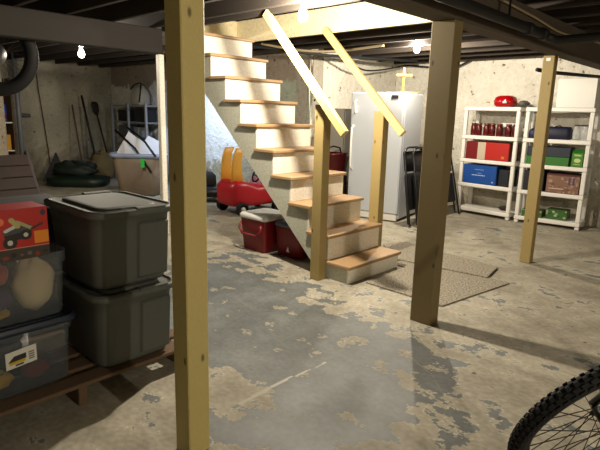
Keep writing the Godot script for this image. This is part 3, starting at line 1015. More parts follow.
	for k in 2:
		st = nb(true)
		tube(st, [Vector3(0, 0.0, 0), Vector3(0.1, 1.06 - 0.06 * k, 0.03)], 0.055, 12)
		solo("paper_roll", ("taller" if k == 0 else "shorter") + " white paper roll standing beside the steel shelf", "paper roll", st, plain("paper", Color(0.62, 0.62, 0.62), 0.8), Vector3(4.86 + 0.03 * k, 0.01, -8.0 + 0.16 * k), 0, "white paper rolls by the steel shelf")
	# tub with white boards
	var tb := thing("plastic_tub", "large beige tub with pale blue rim and black carrying bars", "tub", Vector3(4.13, 0, -7.27), -0.8195)

	st = nb(true)
	loft(st, [ring_round(0.54, 0.34, 0.1, 0.0, 6), ring_round(0.60, 0.38, 0.12, 0.03, 6), ring_round(0.76, 0.52, 0.13, 0.60, 6), ring_round(0.73, 0.49, 0.12, 0.61, 6), ring_round(0.57, 0.35, 0.1, 0.05, 6)], true, true)
	part(tb, "body", st, plain("tub_beige", Color(0.47, 0.41, 0.34), 0.5))
	st = nb(true)
	loft(st, [ring_round(0.765, 0.525, 0.13, 0.575, 6), ring_round(0.83, 0.585, 0.14, 0.595, 6), ring_round(0.84, 0.595, 0.14, 0.63, 6), ring_round(0.80, 0.555, 0.13, 0.648, 6), ring_round(0.74, 0.50, 0.12, 0.635, 6)], false, false)
	part(tb, "rim", st, plain("rim_blue", Color(0.55, 0.60, 0.70), 0.4))
	for q in [[Vector3(-0.36, 0.98, 0.02), Vector3(0.26, 0.38, 0.325)], [Vector3(-0.22, 1.02, -0.1), Vector3(0.32, 0.62, 0.30)]]:
		st = nb(true)
		tube(st, [q[0], (q[0] + q[1]) / 2 + Vector3(0.03, 0.04, 0.0), q[1]], 0.017, 8)
		part(tb, "carrying_bar", st, mats.black_metal)
	part(tb, "green_tag", bx(0.10, 0.155, 0.45, 0.58, 0.305, 0.31), plain("tag_green", Color(0.15, 0.75, 0.25), 0.5))
	for q in [[Vector3(-0.10, 0, 0.03), 0.50, 0.96, 0.12], [Vector3(0.15, 0, -0.10), 0.44, 0.90, 0.12]]:
		st = nb()
		prism(st, PackedVector2Array([Vector2(-q[1] * 0.42, 0.06), Vector2(q[1] * 0.42, 0.06), Vector2(q[1] / 2, 0.62), Vector2(q[1] * 0.34, 0.80), Vector2(-q[1] * 0.1, q[2]), Vector2(-q[1] / 2, 0.62)]), func(w: Vector2, d: float) -> Vector3: return Vector3(w.x, w.y, d), -0.02, 0.02)
		solo("foam_board", ("larger" if q[1] > 0.45 else "smaller") + " white foam board standing in the beige tub", "board", st, plain("foam_white", Color(0.85, 0.86, 0.88), 0.6), Vector3(4.13, 0, -7.27) + Basis(Vector3.UP, -0.8195) * q[0], -0.8195 + q[3], "white boards standing in the tub")

# ------------------------------------------------------------------ behind and under the stairs
func build_behind_stairs() -> void:
	# coolers under the stairs
	var c := thing("cooler", "red cooler with white and grey lid under the stairs", "cooler", Vector3(3.335, 0, -3.575))
	var st := nb(true)
	loft(st, [ring_round(0.29, 0.29, 0.03, 0.0), ring_round(0.31, 0.31, 0.035, 0.01), ring_round(0.35, 0.35, 0.035, 0.30), ring_round(0.35, 0.35, 0.035, 0.31)])
	part(c, "body", st, mats.cooler_red)
	st = nb(true)
	loft(st, [ring_round(0.36, 0.36, 0.035, 0.3105), ring_round(0.372, 0.372, 0.04, 0.318), ring_round(0.37, 0.37, 0.04, 0.345), ring_round(0.34, 0.34, 0.035, 0.36), ring_round(0.2, 0.2, 0.03, 0.362)], true, true)
	part(c, "lid", st, mats.cooler_white)
	st = nb(true)
	tube(st, [Vector3(-0.185, 0.27, -0.14), Vector3(-0.20, 0.22, -0.15), Vector3(-0.21, 0.17, -0.1), Vector3(-0.21, 0.17, 0.1), Vector3(-0.20, 0.22, 0.15), Vector3(-0.185, 0.27, 0.14)], 0.012, 8)
	part(c, "handle", st, mats.cooler_red)
	c = thing("cooler", "red cooler with blue-grey lid under the stairs", "cooler", Vector3(3.44, 0, -3.195))
	st = nb(true)
	loft(st, [ring_round(0.31, 0.29, 0.03, 0.0), ring_round(0.33, 0.31, 0.035, 0.01), ring_round(0.37, 0.345, 0.035, 0.27), ring_round(0.37, 0.345, 0.035, 0.28)])
	part(c, "body", st, mats.cooler_red)
	st = nb(true)
	loft(st, [ring_round(0.38, 0.352, 0.035, 0.2805), ring_round(0.385, 0.356, 0.04, 0.287), ring_round(0.382, 0.354, 0.04, 0.305), ring_round(0.35, 0.32, 0.035, 0.318), ring_round(0.2, 0.2, 0.03, 0.319)], true, true)
	part(c, "lid", st, mats.cooler_blue)
	st = nb()
	prism(st, PackedVector2Array([Vector2(-0.018, 0.05), Vector2(0.018, 0.05), Vector2(0.0, 0.10)]), func(q: Vector2, d: float) -> Vector3: return Vector3(d, q.y, q.x), -0.1765, -0.172)
	part(c, "emblem", st, mats.cooler_white)

	# toy car
	var t := thing("toy_car", "red ride-on toy car with yellow pillars behind the stairs", "toy car", Vector3(4.50, 0, -5.14), -0.15)
	t.scale = Vector3(1.1, 1.1, 1.1)
	st = nb(true)
	# cross-sections along x: [x, bottom, top, half width]
	var secs := [[-0.36, 0.17, 0.30, 0.12], [-0.345, 0.11, 0.36, 0.18], [-0.28, 0.10, 0.40, 0.205], [-0.15, 0.095, 0.385, 0.21], [0.0, 0.095, 0.33, 0.21], [0.10, 0.095, 0.335, 0.21], [0.16, 0.10, 0.40, 0.21], [0.27, 0.11, 0.385, 0.205], [0.36, 0.10, 0.33, 0.19], [0.41, 0.13, 0.27, 0.13]]
	var rings := []
	for q in secs:
		var r := PackedVector3Array()
		for p in ring_round(q[3] * 2, q[2] - q[1], 0.06, 0.0, 3):
			r.append(Vector3(q[0], (q[1] + q[2]) / 2 + p.z, p.x))
		rings.append(r)
	loft(st, rings)
	part(t, "body", st, mats.red_plastic)
	for q in [[-0.24, 0.205], [-0.24, -0.205], [0.26, 0.205], [0.26, -0.205]]:
		st = nb(true)
		lathe(st, [[0.0, -0.03], [0.06, -0.03], [0.078, -0.02], [0.078, 0.02], [0.06, 0.03], [0.035, 0.03], [0.03, 0.022], [0.0, 0.022]], 18, Vector3(q[0], 0.078, q[1] + 0.02 * signf(q[1])), Basis(Vector3(1, 0, 0), Vector3(0, 0, signf(q[1])), Vector3(0, -signf(q[1]), 0)))
		var w := part(t, "wheel", st, mats.black_rubber)
		st = nb(true)
		lathe(st, [[0.0, 0.0225], [0.03, 0.0225], [0.026, 0.032], [0.0, 0.034]], 14, Vector3(q[0], 0.078, q[1] + 0.02 * signf(q[1])), Basis(Vector3(1, 0, 0), Vector3(0, 0, signf(q[1])), Vector3(0, -signf(q[1]), 0)))
		part(w, "hubcap", st, mats.cooler_white)
	for s in [-1.0, 1.0]:
		st = nb(true)
		rings = []
		for q in [[0.34, -0.225, 0.17], [0.50, -0.235, 0.14], [0.62, -0.23, 0.125], [0.70, -0.215, 0.12], [0.77, -0.18, 0.12]]:
			var r := PackedVector3Array()
			for p in ring_round(q[2], 0.035, 0.015, 0.0, 3):
				r.append(Vector3(q[1] + p.x, q[0], (0.09 if s > 0 else -0.15) + p.z))
			rings.append(r)
		loft(st, rings)
		part(t, "roof_pillar", st, mats.yellow_plastic)
	st = nb(true)
	var ws := []
	for k in 20:
		ws.append(Vector3(0.10 + 0.03 * sin(TAU * k / 20), 0.43 + 0.07 * sin(TAU * k / 20), 0.075 * cos(TAU * k / 20)))
	tube(st, ws, 0.011, 8, true)
	tube(st, [Vector3(0.10, 0.43, -0.07), Vector3(0.10, 0.43, 0.07)], 0.009, 8)
	tube(st, [Vector3(0.10, 0.43, 0.0), Vector3(0.19, 0.37, 0.0)], 0.012, 8)
	part(t, "steering_wheel", st, plain("wheel_purple", Color(0.07, 0.04, 0.08), 0.5))

	# mower beside the car
	t = thing("lawn_mower", "black push mower standing beside the toy car", "lawn mower", Vector3(4.55, 0, -6.15), -0.4)
	st = nb(true)
	loft(st, [ring_round(0.46, 0.42, 0.1, 0.08), ring_round(0.5, 0.46, 0.12, 0.1), ring_round(0.48, 0.44, 0.12, 0.19), ring_round(0.36, 0.32, 0.1, 0.23), ring_round(0.2, 0.2, 0.06, 0.235)])
	part(t, "deck", st, mats.black_metal)
	st = nb(true)
	loft(st, [ring_round(0.24, 0.24, 0.06, 0.225), ring_round(0.26, 0.26, 0.07, 0.26), ring_round(0.25, 0.25, 0.07, 0.38), ring_round(0.16, 0.16, 0.05, 0.43), ring_round(0.1, 0.1, 0.03, 0.435)])
	part(t, "engine", st, mats.black_rubber)
	for x in [-0.22, 0.22]:
		for z in [-0.25, 0.25]:
			st = nb(true)
			lathe(st, [[0.0, -0.02], [0.075, -0.02], [0.085, -0.012], [0.085, 0.012], [0.075, 0.02], [0.0, 0.02]], 16, Vector3(x, 0.0855, z), Basis(Vector3(1, 0, 0), Vector3(0, 0, 1), Vector3(0, -1, 0)))
			part(t, "wheel", st, mats.black_rubber)
	st = nb(true)
	tube(st, [Vector3(-0.16, 0.2, 0.19), Vector3(-0.20, 0.55, 0.15), Vector3(-0.24, 0.86, 0.09), Vector3(-0.25, 0.93, 0.0), Vector3(-0.24, 0.86, -0.09), Vector3(-0.20, 0.55, -0.15), Vector3(-0.16, 0.2, -0.19)], 0.012, 8)
	part(t, "handle", st, mats.steel)

	# grey cabinet and red crate next to the fridge
	var cb := thing("grey_cabinet", "plain grey metal cabinet in the corner behind the fridge", "cabinet", Vector3(5.62, 0, -4.47))
	part(cb, "body", bx(-0.21, 0.21, 0, 1.375, -0.17, 0.15, 0.006), plain("cabinet_grey", Color(0.58, 0.56, 0.52), 0.5))
	part(cb, "door", bx(-0.19, 0.19, 0.06, 1.34, 0.151, 0.165, 0.004), mats.cabinet_grey)
	var cr := thing("dark_crate_stack", "dark brown wooden crate beside the fridge", "crate", Vector3(5.2, 0, -4.30))
	for y in [0.0, 0.13, 0.26, 0.39]:
		part(cr, "board", bx(-0.16, 0.16, y, y + 0.12, -0.12, 0.12, 0.004), mats.brown_dark)
	var rb := thing("red_basket", "red plastic basket on the dark crate by the fridge", "basket", Vector3(5.2, 0.5105, -4.30))
	st = nb(true)
	loft(st, [ring_round(0.24, 0.18, 0.04, 0.0), ring_round(0.26, 0.20, 0.05, 0.01), ring_round(0.32, 0.24, 0.05, 0.28), ring_round(0.34, 0.26, 0.05, 0.285), ring_round(0.34, 0.26, 0.05, 0.30), ring_round(0.30, 0.22, 0.05, 0.30), ring_round(0.24, 0.18, 0.05, 0.03)])
	part(rb, "basket", st, plain("basket_red", Color(0.33, 0.03, 0.035), 0.5))
	st = nb(true)
	tube(st, [Vector3(-0.16, 0.295, 0), Vector3(-0.13, 0.36, 0), Vector3(0, 0.385, 0), Vector3(0.13, 0.36, 0), Vector3(0.16, 0.295, 0)], 0.01, 8)
	part(rb, "handle", st, mats.black_metal)

	# rugs
	var rug_tex := ramp_tex(noise_bytes(512, 512, 61, 0.07, 5), 512, 512, [[0.15, Color(0.42, 0.40, 0.36)], [0.45, Color(0.58, 0.56, 0.51)], [0.75, Color(0.70, 0.68, 0.63)]])
	var rm := textured("rug_pile", Color(0.92, 0.90, 0.86), rug_tex, Vector3(1.3, 1.3, 1.3), 0.95)
	var rugs := [["grey-beige rug scrap with a loose corner by the bottom step", [[3.20, -2.26], [3.175, -1.587], [4.05, -1.461], [4.10, -2.40], [3.80, -2.42], [3.80, -2.27]], 0.001, 0.011], ["grey-beige rug scrap lying over another one behind the thick post", [[3.93, -2.46], [4.026, -1.638], [4.391, -1.703], [4.55, -2.75], [4.30, -2.85]], 0.0115, 0.022]]
	for q in rugs:
		var poly := PackedVector2Array()
		for e in q[1]:
			poly.append(Vector2(e[0], e[1]))
		st = nb()
		var c0: Vector2 = poly[0]
		prism(st, poly, func(w: Vector2, d: float) -> Vector3: return Vector3(w.x - c0.x, d, w.y - c0.y), 0.0, q[3] - q[2])
		solo("rug", q[0], "rug", st, rm, Vector3(c0.x, q[2], c0.y))

# ------------------------------------------------------------------ fridge and folding chairs
func build_fridge() -> void:
	var th := 0.194
	var f := thing("fridge", "white fridge with dark badge behind the staircase", "fridge", Vector3(5.319, 0, -3.743), th)
	# local: front at x = 0 facing -x, width along z
	part(f, "body", bx(0.065, 0.68, 0.03, 1.575, -0.345, 0.345, 0.012), mats.white_enamel)
	part(f, "kick_grille", bx(0.03, 0.064, 0.012, 0.095, -0.33, 0.33, 0.005), mats.white_plastic)
	for k in 4:
		part(f, "foot", bx(0.07 + 0.5 * (k % 2), 0.12 + 0.5 * (k % 2), 0.0, 0.031, -0.3 + 0.55 * (k / 2), -0.25 + 0.55 * (k / 2)), mats.black_rubber)
	var d1 := part(f, "door", bx(0.0, 0.058, 0.10, 1.575, -0.347, 0.347, 0.014), mats.white_enamel)
	var st := nb(true)
	tube(st, [Vector3(0.0, 1.17, -0.30), Vector3(-0.035, 1.13, -0.305), Vector3(-0.045, 0.9, -0.305), Vector3(-0.035, 0.66, -0.305), Vector3(0.0, 0.61, -0.30)], 0.013, 10)
	part(d1, "handle", st, mats.white_plastic)
	st = nb(true)
	tube(st, [Vector3(0.0, 1.47, -0.275), Vector3(-0.03, 1.47, -0.275), Vector3(-0.03, 1.33, -0.275), Vector3(0.0, 1.33, -0.275)], 0.013, 10)
	part(d1, "handle", st, mats.white_plastic)
	st = nb()
	box(st, Vector3(-0.003, 1.52, 0.235), Vector3(0.006, 0.04, 0.085), 0.002)
	part(d1, "badge", st, plain("badge", Color(0.20, 0.20, 0.21), 0.3, 0.5))
	# wooden cross and board on top
	var xf := f.transform
	plain("cross_wood", Color(0.62, 0.44, 0.16), 0.6)
	var c := thing("wooden_cross", "small pine cross standing on the white fridge", "cross", xf * Vector3(0.16, 1.576, 0.26), -0.75)
	part(c, "upright", bx(-0.013, 0.013, 0, 0.29, -0.01, 0.01, 0.002), mats.cross_wood)
	part(c, "crossbar", bx(-0.095, 0.095, 0.19, 0.217, 0.0105, 0.025, 0.002), mats.cross_wood)
	part(c, "base", bx(-0.04, 0.04, 0.0, 0.012, 0.011, 0.05, 0.002), mats.rail_x)
	solo("wooden_board", "small offcut of brown board lying on the fridge", "board", bx(-0.13, 0.13, 0, 0.02, -0.1, 0.1, 0.002), mats.tread_x, xf * Vector3(0.42, 1.5755, 0.20), -0.3)
	# folded chairs leaning on the fridge side
	var ch := thing("folding_chair", "black folding chair leaning directly against the side of the fridge", "folding chair", Vector3(5.50, 0, -3.16), 0, "black folding chairs beside the fridge")
	fold_chair(ch)
	var q2 := dup(ch, Vector3(5.56, 0, -3.075), 0.0, "black folding chair leaning in front of another beside the fridge")
	q2.basis = Basis(Vector3.RIGHT, -0.17)
	ch.basis = Basis(Vector3.RIGHT, -0.17)
	var q3 := dup(ch, Vector3(6.36, 0, -3.2), -0.1, "black folding chair with a grey seat between fridge and white shelves")
	q3.basis = Basis(Vector3.UP, -0.1) * Basis(Vector3.RIGHT, -0.25)
	q3.scale = Vector3(1, 0.9, 1)

func fold_chair(t: Node3D) -> void:
	var st := nb(true)
	tube(st, [Vector3(-0.22, 0.012, 0.02), Vector3(-0.215, 0.5, 0.02), Vector3(-0.205, 0.88, 0.02), Vector3(-0.17, 0.93, 0.02), Vector3(-0.1, 0.945, 0.02), Vector3(0.1, 0.945, 0.02), Vector3(0.17, 0.93, 0.02), Vector3(0.205, 0.88, 0.02), Vector3(0.215, 0.5, 0.02), Vector3(0.22, 0.012, 0.02)], 0.012, 8)
	part(t, "front_frame", st, mats.black_metal)
	st = nb(true)
	tube(st, [Vector3(-0.19, 0.03, -0.02), Vector3(-0.18, 0.6, -0.015)], 0.011, 8)
	tube(st, [Vector3(0.19, 0.03, -0.02), Vector3(0.18, 0.6, -0.015)], 0.011, 8)
	tube(st, [Vector3(-0.188, 0.14, -0.02), Vector3(0.188, 0.14, -0.02)], 0.009, 8)
	part(t, "rear_leg_frame", st, mats.black_metal)
	st = nb(true)
	loft(st, [ring_round(0.36, 0.03, 0.014, 0.2), ring_round(0.41, 0.034, 0.016, 0.22), ring_round(0.405, 0.034, 0.016, 0.62), ring_round(0.36, 0.03, 0.014, 0.64)])
	part(t, "seat", st, mats.chair_seat)
	st = nb(true)
	loft(st, [ring_round(0.38, 0.016, 0.007, 0.66), ring_round(0.405, 0.022, 0.01, 0.68), ring_round(0.395, 0.022, 0.01, 0.90), ring_round(0.34, 0.016, 0.007, 0.90)])
	part(t, "backrest", st, mats.black_metal)
	for s in [-1.0, 1.0]:
		st = nb(true)
		lathe(st, [[0.0, 0.0], [0.016, 0.0], [0.016, 0.025], [0.0, 0.03]], 10, Vector3(s * 0.22, 0.0, 0.02))
		part(t, "foot_cap", st, mats.black_rubber)

# ------------------------------------------------------------------ white plastic shelves and what stands on them
var unit_x := Transform3D.IDENTITY

func shelf_unit(label: String, a: Vector2, b: Vector2) -> Transform3D:
	# a, b: front corners on the floor (room x, z)
	var w := a.distance_to(b)
	var th := atan2(b.x - a.x, b.y - a.y)
	var dep := 0.35
	var bas := Basis(Vector3.UP, th)
	var mid := (a + b) / 2
	var at := Vector3(mid.x, 0, mid.y) + bas * Vector3(dep / 2, 0, 0)
	var t := thing("plastic_shelf", label, "shelf", at, th)
	for y in [0.09, 0.425, 0.755, 1.07, 1.445]:
		var s := part(t, "shelf_board", bx(-dep / 2, dep / 2, y - 0.05, y, -w / 2, w / 2, 0.008), mats.white_plastic)
		s.name = s.name
	for sx in [-1.0, 1.0]:
		for sz in [-1.0, 1.0]:
			var ys := [0.0, 0.09, 0.425, 0.755, 1.07, 1.445]
			var st := nb()
			for k in 5:
				var y0: float = ys[k] + 0.0005
				var y1: float = ys[k + 1] - 0.0505
				box(st, Vector3(sx * (dep / 2 - 0.028), (y0 + y1) / 2, sz * (w / 2 - 0.028)), Vector3(0.042, y1 - y0, 0.05), 0.008)
			part(t, "leg", st, mats.white_plastic)
	return t.transform

func flat_mat(key: String, c: Color, rough := 0.55) -> StandardMaterial3D:
	return plain(key, c, rough)

func carton(called: String, label: String, z0: float, z1: float, y: float, h: float, d: float, m: Material, front := -0.165, print_: Image = null, group := "") -> Node3D:
	var t := thing(called, label, "box", unit_x * Vector3(front + d / 2, y + 0.0008, (z0 + z1) / 2), unit_x.basis.get_euler().y, group)
	var w := z1 - z0
	part(t, "carton", bx(-d / 2, d / 2, 0, h, -w / 2, w / 2, 0.004), m)
	if print_:
		part(t, "printed_front", panel(Vector3(-d / 2 - 0.0008, h / 2, 0), Vector3(0, 0, w / 2 - 0.005), Vector3(0, h / 2 - 0.005, 0)), printed(called + label, print_))
	return t

func build_shelves() -> void:
	var left := shelf_unit("white plastic shelf unit holding jars of red preserves", Vector2(6.735, -3.30), Vector2(6.66, -2.515))
	var right := shelf_unit("white plastic shelf unit with a big white carton on top", Vector2(6.645, -2.445), Vector2(6.715, -1.685))
	unit_x = left
	var turn := left.basis.get_euler().y
	# jars
	var glass := plain("jar_glass", Color(0.9, 0.92, 0.92, 0.16), 0.05)
	glass.transparency = BaseMaterial3D.TRANSPARENCY_ALPHA
	var jar: Node3D = null
	var sauce := plain("sauce_red", Color(0.30, 0.035, 0.035), 0.25)
	for lz in [-0.285, -0.19, -0.095, -0.005, 0.105, 0.21, 0.315]:
		var at := left * Vector3(-0.08 + 0.02 * sin(lz * 40.0), 1.0708, lz)
		if jar == null:
			jar = thing("preserve_jar", "glass jar of red preserves on the white shelf", "jar", at, turn, "jars of red preserves")
			var st := nb(true)
			lathe(st, [[0.0, 0.0], [0.038, 0.0], [0.043, 0.008], [0.043, 0.11], [0.036, 0.135], [0.031, 0.14], [0.0, 0.1402]], 16)
			part(jar, "preserve", st, sauce)
			st = nb(true)
			lathe(st, [[0.0, 0.1405], [0.036, 0.1405], [0.037, 0.145], [0.037, 0.158], [0.033, 0.162], [0.0, 0.162]], 16)
			part(jar, "lid", st, plain("jar_lid", Color(0.40, 0.22, 0.18), 0.35, 0.6))
		else:
			dup(jar, at, turn)
	carton("white_carton", "low white carton behind the red jars", 0.06, 0.31, 1.07, 0.17, 0.10, mats.white_plastic, 0.01)
	# top of the left unit: red helmet-like pot
	var st := nb(true)
	var h := thing("red_pot", "shiny red lidded pot on the jar-filled shelf unit", "pot", left * Vector3(-0.05, 1.4458, 0.12), turn)
	loft(st, [ring_round(0.16, 0.2, 0.06, 0.0, 6), ring_round(0.22, 0.27, 0.09, 0.03, 6), ring_round(0.23, 0.285, 0.1, 0.08, 6), ring_round(0.2, 0.25, 0.09, 0.125, 6), ring_round(0.12, 0.16, 0.05, 0.145, 6)])
	part(h, "pot", st, plain("pot_red", Color(0.60, 0.03, 0.05), 0.15))
	st = nb()
	box(st, Vector3(-0.1185, 0.06, 0.05), Vector3(0.012, 0.03, 0.06), 0.004)
	part(h, "clasp", st, mats.steel)
	st = nb(true)
	blob(st, Vector3(0, 0.045, 0), Vector3(0.08, 0.04, 0.06), 20, 0.3)
	solo("grey_cloth", "crumpled grey cloth beside the shiny red pot", "cloth", st, plain("cloth_grey", Color(0.35, 0.34, 0.31), 0.9), left * Vector3(0.0, 1.447, 0.345), turn)
	# red case
	var im := Image.create_empty(128, 48, false, Image.FORMAT_RGB8)
	im.fill(Color(0.66, 0.10, 0.06))
	im.fill_rect(Rect2i(0, 0, 36, 48), Color(0.42, 0.03, 0.05))
	im.fill_rect(Rect2i(36, 0, 24, 48), Color(0.72, 0.66, 0.58))
	im.fill_rect(Rect2i(108, 36, 9, 7), Color(0.75, 0.45, 0.12))
	carton("red_carton", "long red carton with a pale stripe", -0.32, 0.30, 0.755, 0.235, 0.26, plain("carton_darkred", Color(0.45, 0.04, 0.05), 0.5), -0.165, im)
	st = nb(true)
	tube(st, [Vector3(0, 0.006, -0.05), Vector3(0, 0.03, -0.045), Vector3(0, 0.036, 0), Vector3(0, 0.03, 0.045), Vector3(0, 0.006, 0.05)], 0.006, 8)
	solo("cable_coil", "small loop of black cable on the long red carton", "cable", st, mats.black_rubber, left * Vector3(-0.08, 0.9918, -0.22), turn)
	# blue box
	im = Image.create_empty(128, 64, false, Image.FORMAT_RGB8)
	im.fill(Color(0.07, 0.27, 0.56))
	im.fill_rect(Rect2i(44, 14, 36, 2), Color(0.5, 0.6, 0.75))
	im.fill_rect(Rect2i(56, 26, 16, 2), Color(0.5, 0.6, 0.75))
	for k in 9:
		im.fill_rect(Rect2i(34 + k * 6, 33, 4, 3), Color(0.75, 0.8, 0.88))
	disc(im, 116, 54, 4, 3, Color(0.6, 0.65, 0.7))
	carton("blue_carton", "bright blue carton with small white print", -0.325, 0.16, 0.425, 0.255, 0.26, plain("carton_blue", Color(0.06, 0.20, 0.42), 0.5), -0.165, im)
	carton("dark_carton", "dark slate carton squeezed beside the bright blue carton", 0.175, 0.31, 0.425, 0.22, 0.24, plain("carton_slate", Color(0.07, 0.09, 0.12), 0.6), -0.13)
	st = nb(true)
	blob(st, Vector3(0, 0.03, 0), Vector3(0.05, 0.03, 0.07), 30, 0.4)
	solo("small_bundle", "small dark bundle on the bottom board below the blue carton", "bundle", st, plain("bundle_dark", Color(0.16, 0.12, 0.10), 0.9), left * Vector3(0.02, 0.0905, 0.22), turn)

	unit_x = right
	turn = right.basis.get_euler().y
	carton("white_box", "big plain white carton on top of the shelf unit", -0.05, 0.36, 1.445, 0.33, 0.32, plain("box_white", Color(0.90, 0.89, 0.86), 0.6), -0.17)
	var lamp := thing("orange_lantern", "small orange camping lantern with wire handle", "lantern", right * Vector3(-0.08, 1.4458, -0.21), turn)
	st = nb(true)
	lathe(st, [[0.0, 0.0], [0.045, 0.0], [0.05, 0.02], [0.05, 0.09], [0.04, 0.105], [0.0, 0.106]], 16)
	part(lamp, "body", st, plain("orange", Color(0.80, 0.26, 0.08), 0.4))
	st = nb(true)
	tube(st, [Vector3(0, 0.09, -0.052), Vector3(0, 0.17, -0.05), Vector3(0, 0.225, -0.02), Vector3(0, 0.225, 0.02), Vector3(0, 0.17, 0.05), Vector3(0, 0.09, 0.052)], 0.006, 8)
	part(lamp, "wire_handle", st, mats.steel)
	# upper tier: blue cool bags and clear jars
	for q in [[-0.33, -0.16, 0.12, "royal blue soft cooler bag on the white shelf"], [-0.13, 0.14, 0.15, "large navy soft cooler bag on the white shelf"]]:
		var w: float = q[1] - q[0]
		st = nb(true)
		loft(st, [ring_round(0.18, w - 0.03, 0.03, 0.0), ring_round(0.2, w, 0.04, 0.012), ring_round(0.2, w, 0.04, q[2] * 0.8), ring_round(0.13, w - 0.04, 0.03, q[2])])
		var bg := thing("cooler_bag", q[3], "bag", right * Vector3(-0.05, 1.0708, (q[0] + q[1]) / 2), turn)
		part(bg, "bag", st, plain("bag_blue%d" % int(q[2] * 100), Color(0.02, 0.05, 0.24) if q[2] < 0.13 else Color(0.02, 0.035, 0.16), 0.6))
		st = nb(true)
		tube(st, [Vector3(-0.06, q[2] - 0.012, -w * 0.25), Vector3(-0.09, q[2] + 0.012, 0), Vector3(-0.06, q[2] - 0.012, w * 0.25)], 0.006, 6)
		part(bg, "strap", st, mats.black_rubber)
	var gj: Node3D = null
	for q in [[-0.10, 0.20], [-0.10, 0.29], [0.02, 0.24], [0.03, 0.32]]:
		var at: Vector3 = right * Vector3(q[0], 1.0708, q[1])
		if gj == null:
			gj = thing("empty_jar", "empty clear glass jar on the white shelf", "jar", at, turn, "empty glass jars")
			st = nb(true)
			lathe(st, [[0.0, 0.0], [0.036, 0.0], [0.04, 0.008], [0.04, 0.12], [0.032, 0.14], [0.03, 0.165], [0.027, 0.165], [0.029, 0.14], [0.036, 0.118], [0.036, 0.01], [0.0, 0.008]], 16)
			part(gj, "jar", st, glass)
			st = nb(true)
			lathe(st, [[0.0, 0.1655], [0.033, 0.1655], [0.033, 0.18], [0.0, 0.181]], 16)
			part(gj, "lid", st, mats.steel)
		else:
			dup(gj, at, turn)
	# middle tier
	carton("green_carton", "long bright green carton beneath a navy carton", -0.318, 0.17, 0.755, 0.105, 0.27, plain("carton_green", Color(0.13, 0.40, 0.07), 0.5), -0.165)
	carton("navy_carton", "long navy carton lying on the green carton", -0.315, 0.175, 0.8615, 0.115, 0.26, plain("carton_navy", Color(0.06, 0.10, 0.17), 0.5), -0.16)
	im = Image.create_empty(48, 64, false, Image.FORMAT_RGB8)
	im.fill(Color(0.24, 0.45, 0.10))
	disc(im, 24, 34, 15, 10, Color(0.70, 0.78, 0.50))
	im.fill_rect(Rect2i(8, 6, 32, 8), Color(0.62, 0.72, 0.42))
	im.fill_rect(Rect2i(10, 50, 28, 5), Color(0.55, 0.65, 0.35))
	var gc := carton("tea_carton", "small upright green and cream carton", 0.195, 0.32, 0.755, 0.17, 0.12, mats.carton_green, -0.16, im)
	st = nb()
	prism(st, PackedVector2Array([Vector2(-0.055, 0.171), Vector2(0.055, 0.171), Vector2(0.0, 0.205)]), func(w: Vector2, d: float) -> Vector3: return Vector3(w.x, w.y, d), -0.06, 0.06)
	part(gc, "gable_top", st, mats.carton_green)
	# lower tier
	carton("navy_box", "dark navy carton next to the brown patterned carton", -0.318, -0.08, 0.425, 0.25, 0.27, plain("carton_darknavy", Color(0.025, 0.03, 0.07), 0.5), -0.165)
	im = Image.create_empty(128, 80, false, Image.FORMAT_RGB8)
	im.fill(Color(0.47, 0.34, 0.27))
	for k in 50:
		disc(im, rng.randf_range(0, 128), rng.randf_range(0, 80), rng.randf_range(2, 9), rng.randf_range(2, 6), [Color(0.55, 0.42, 0.34), Color(0.40, 0.26, 0.20), Color(0.60, 0.50, 0.42)][k % 3])
	im.fill_rect(Rect2i(86, 12, 8, 30), Color(0.28, 0.20, 0.30))
	im.fill_rect(Rect2i(102, 12, 8, 30), Color(0.28, 0.20, 0.30))
	im.fill_rect(Rect2i(0, 0, 128, 6), Color(0.28, 0.13, 0.10))
	im.fill_rect(Rect2i(10, 60, 60, 4), Color(0.75, 0.68, 0.60))
	carton("brown_carton", "brown printed carton with dark red side", -0.05, 0.32, 0.425, 0.235, 0.27, plain("carton_brown", Color(0.28, 0.11, 0.09), 0.5), -0.165, im)
	# bottom: green paper packs
	var k2 := 0
	for q in [[-0.30, -0.06, "flat green and white paper pack on the bottom board"], [-0.02, 0.22, "thick green and white paper pack at the bottom board's middle"]]:
		im = Image.create_empty(64, 32, false, Image.FORMAT_RGB8)
		im.fill(Color(0.20, 0.36, 0.13))
		for e in 14:
			disc(im, rng.randf_range(0, 64), rng.randf_range(0, 32), rng.randf_range(2, 6), rng.randf_range(2, 4), Color(0.62, 0.68, 0.52) if e % 2 == 0 else Color(0.12, 0.26, 0.08))
		carton("paper_pack", q[2], q[0], q[1], 0.09, 0.09 + 0.03 * k2, 0.2, plain("pack_green", Color(0.22, 0.34, 0.16), 0.5), -0.14 + 0.03 * k2, im)
		k2 += 1

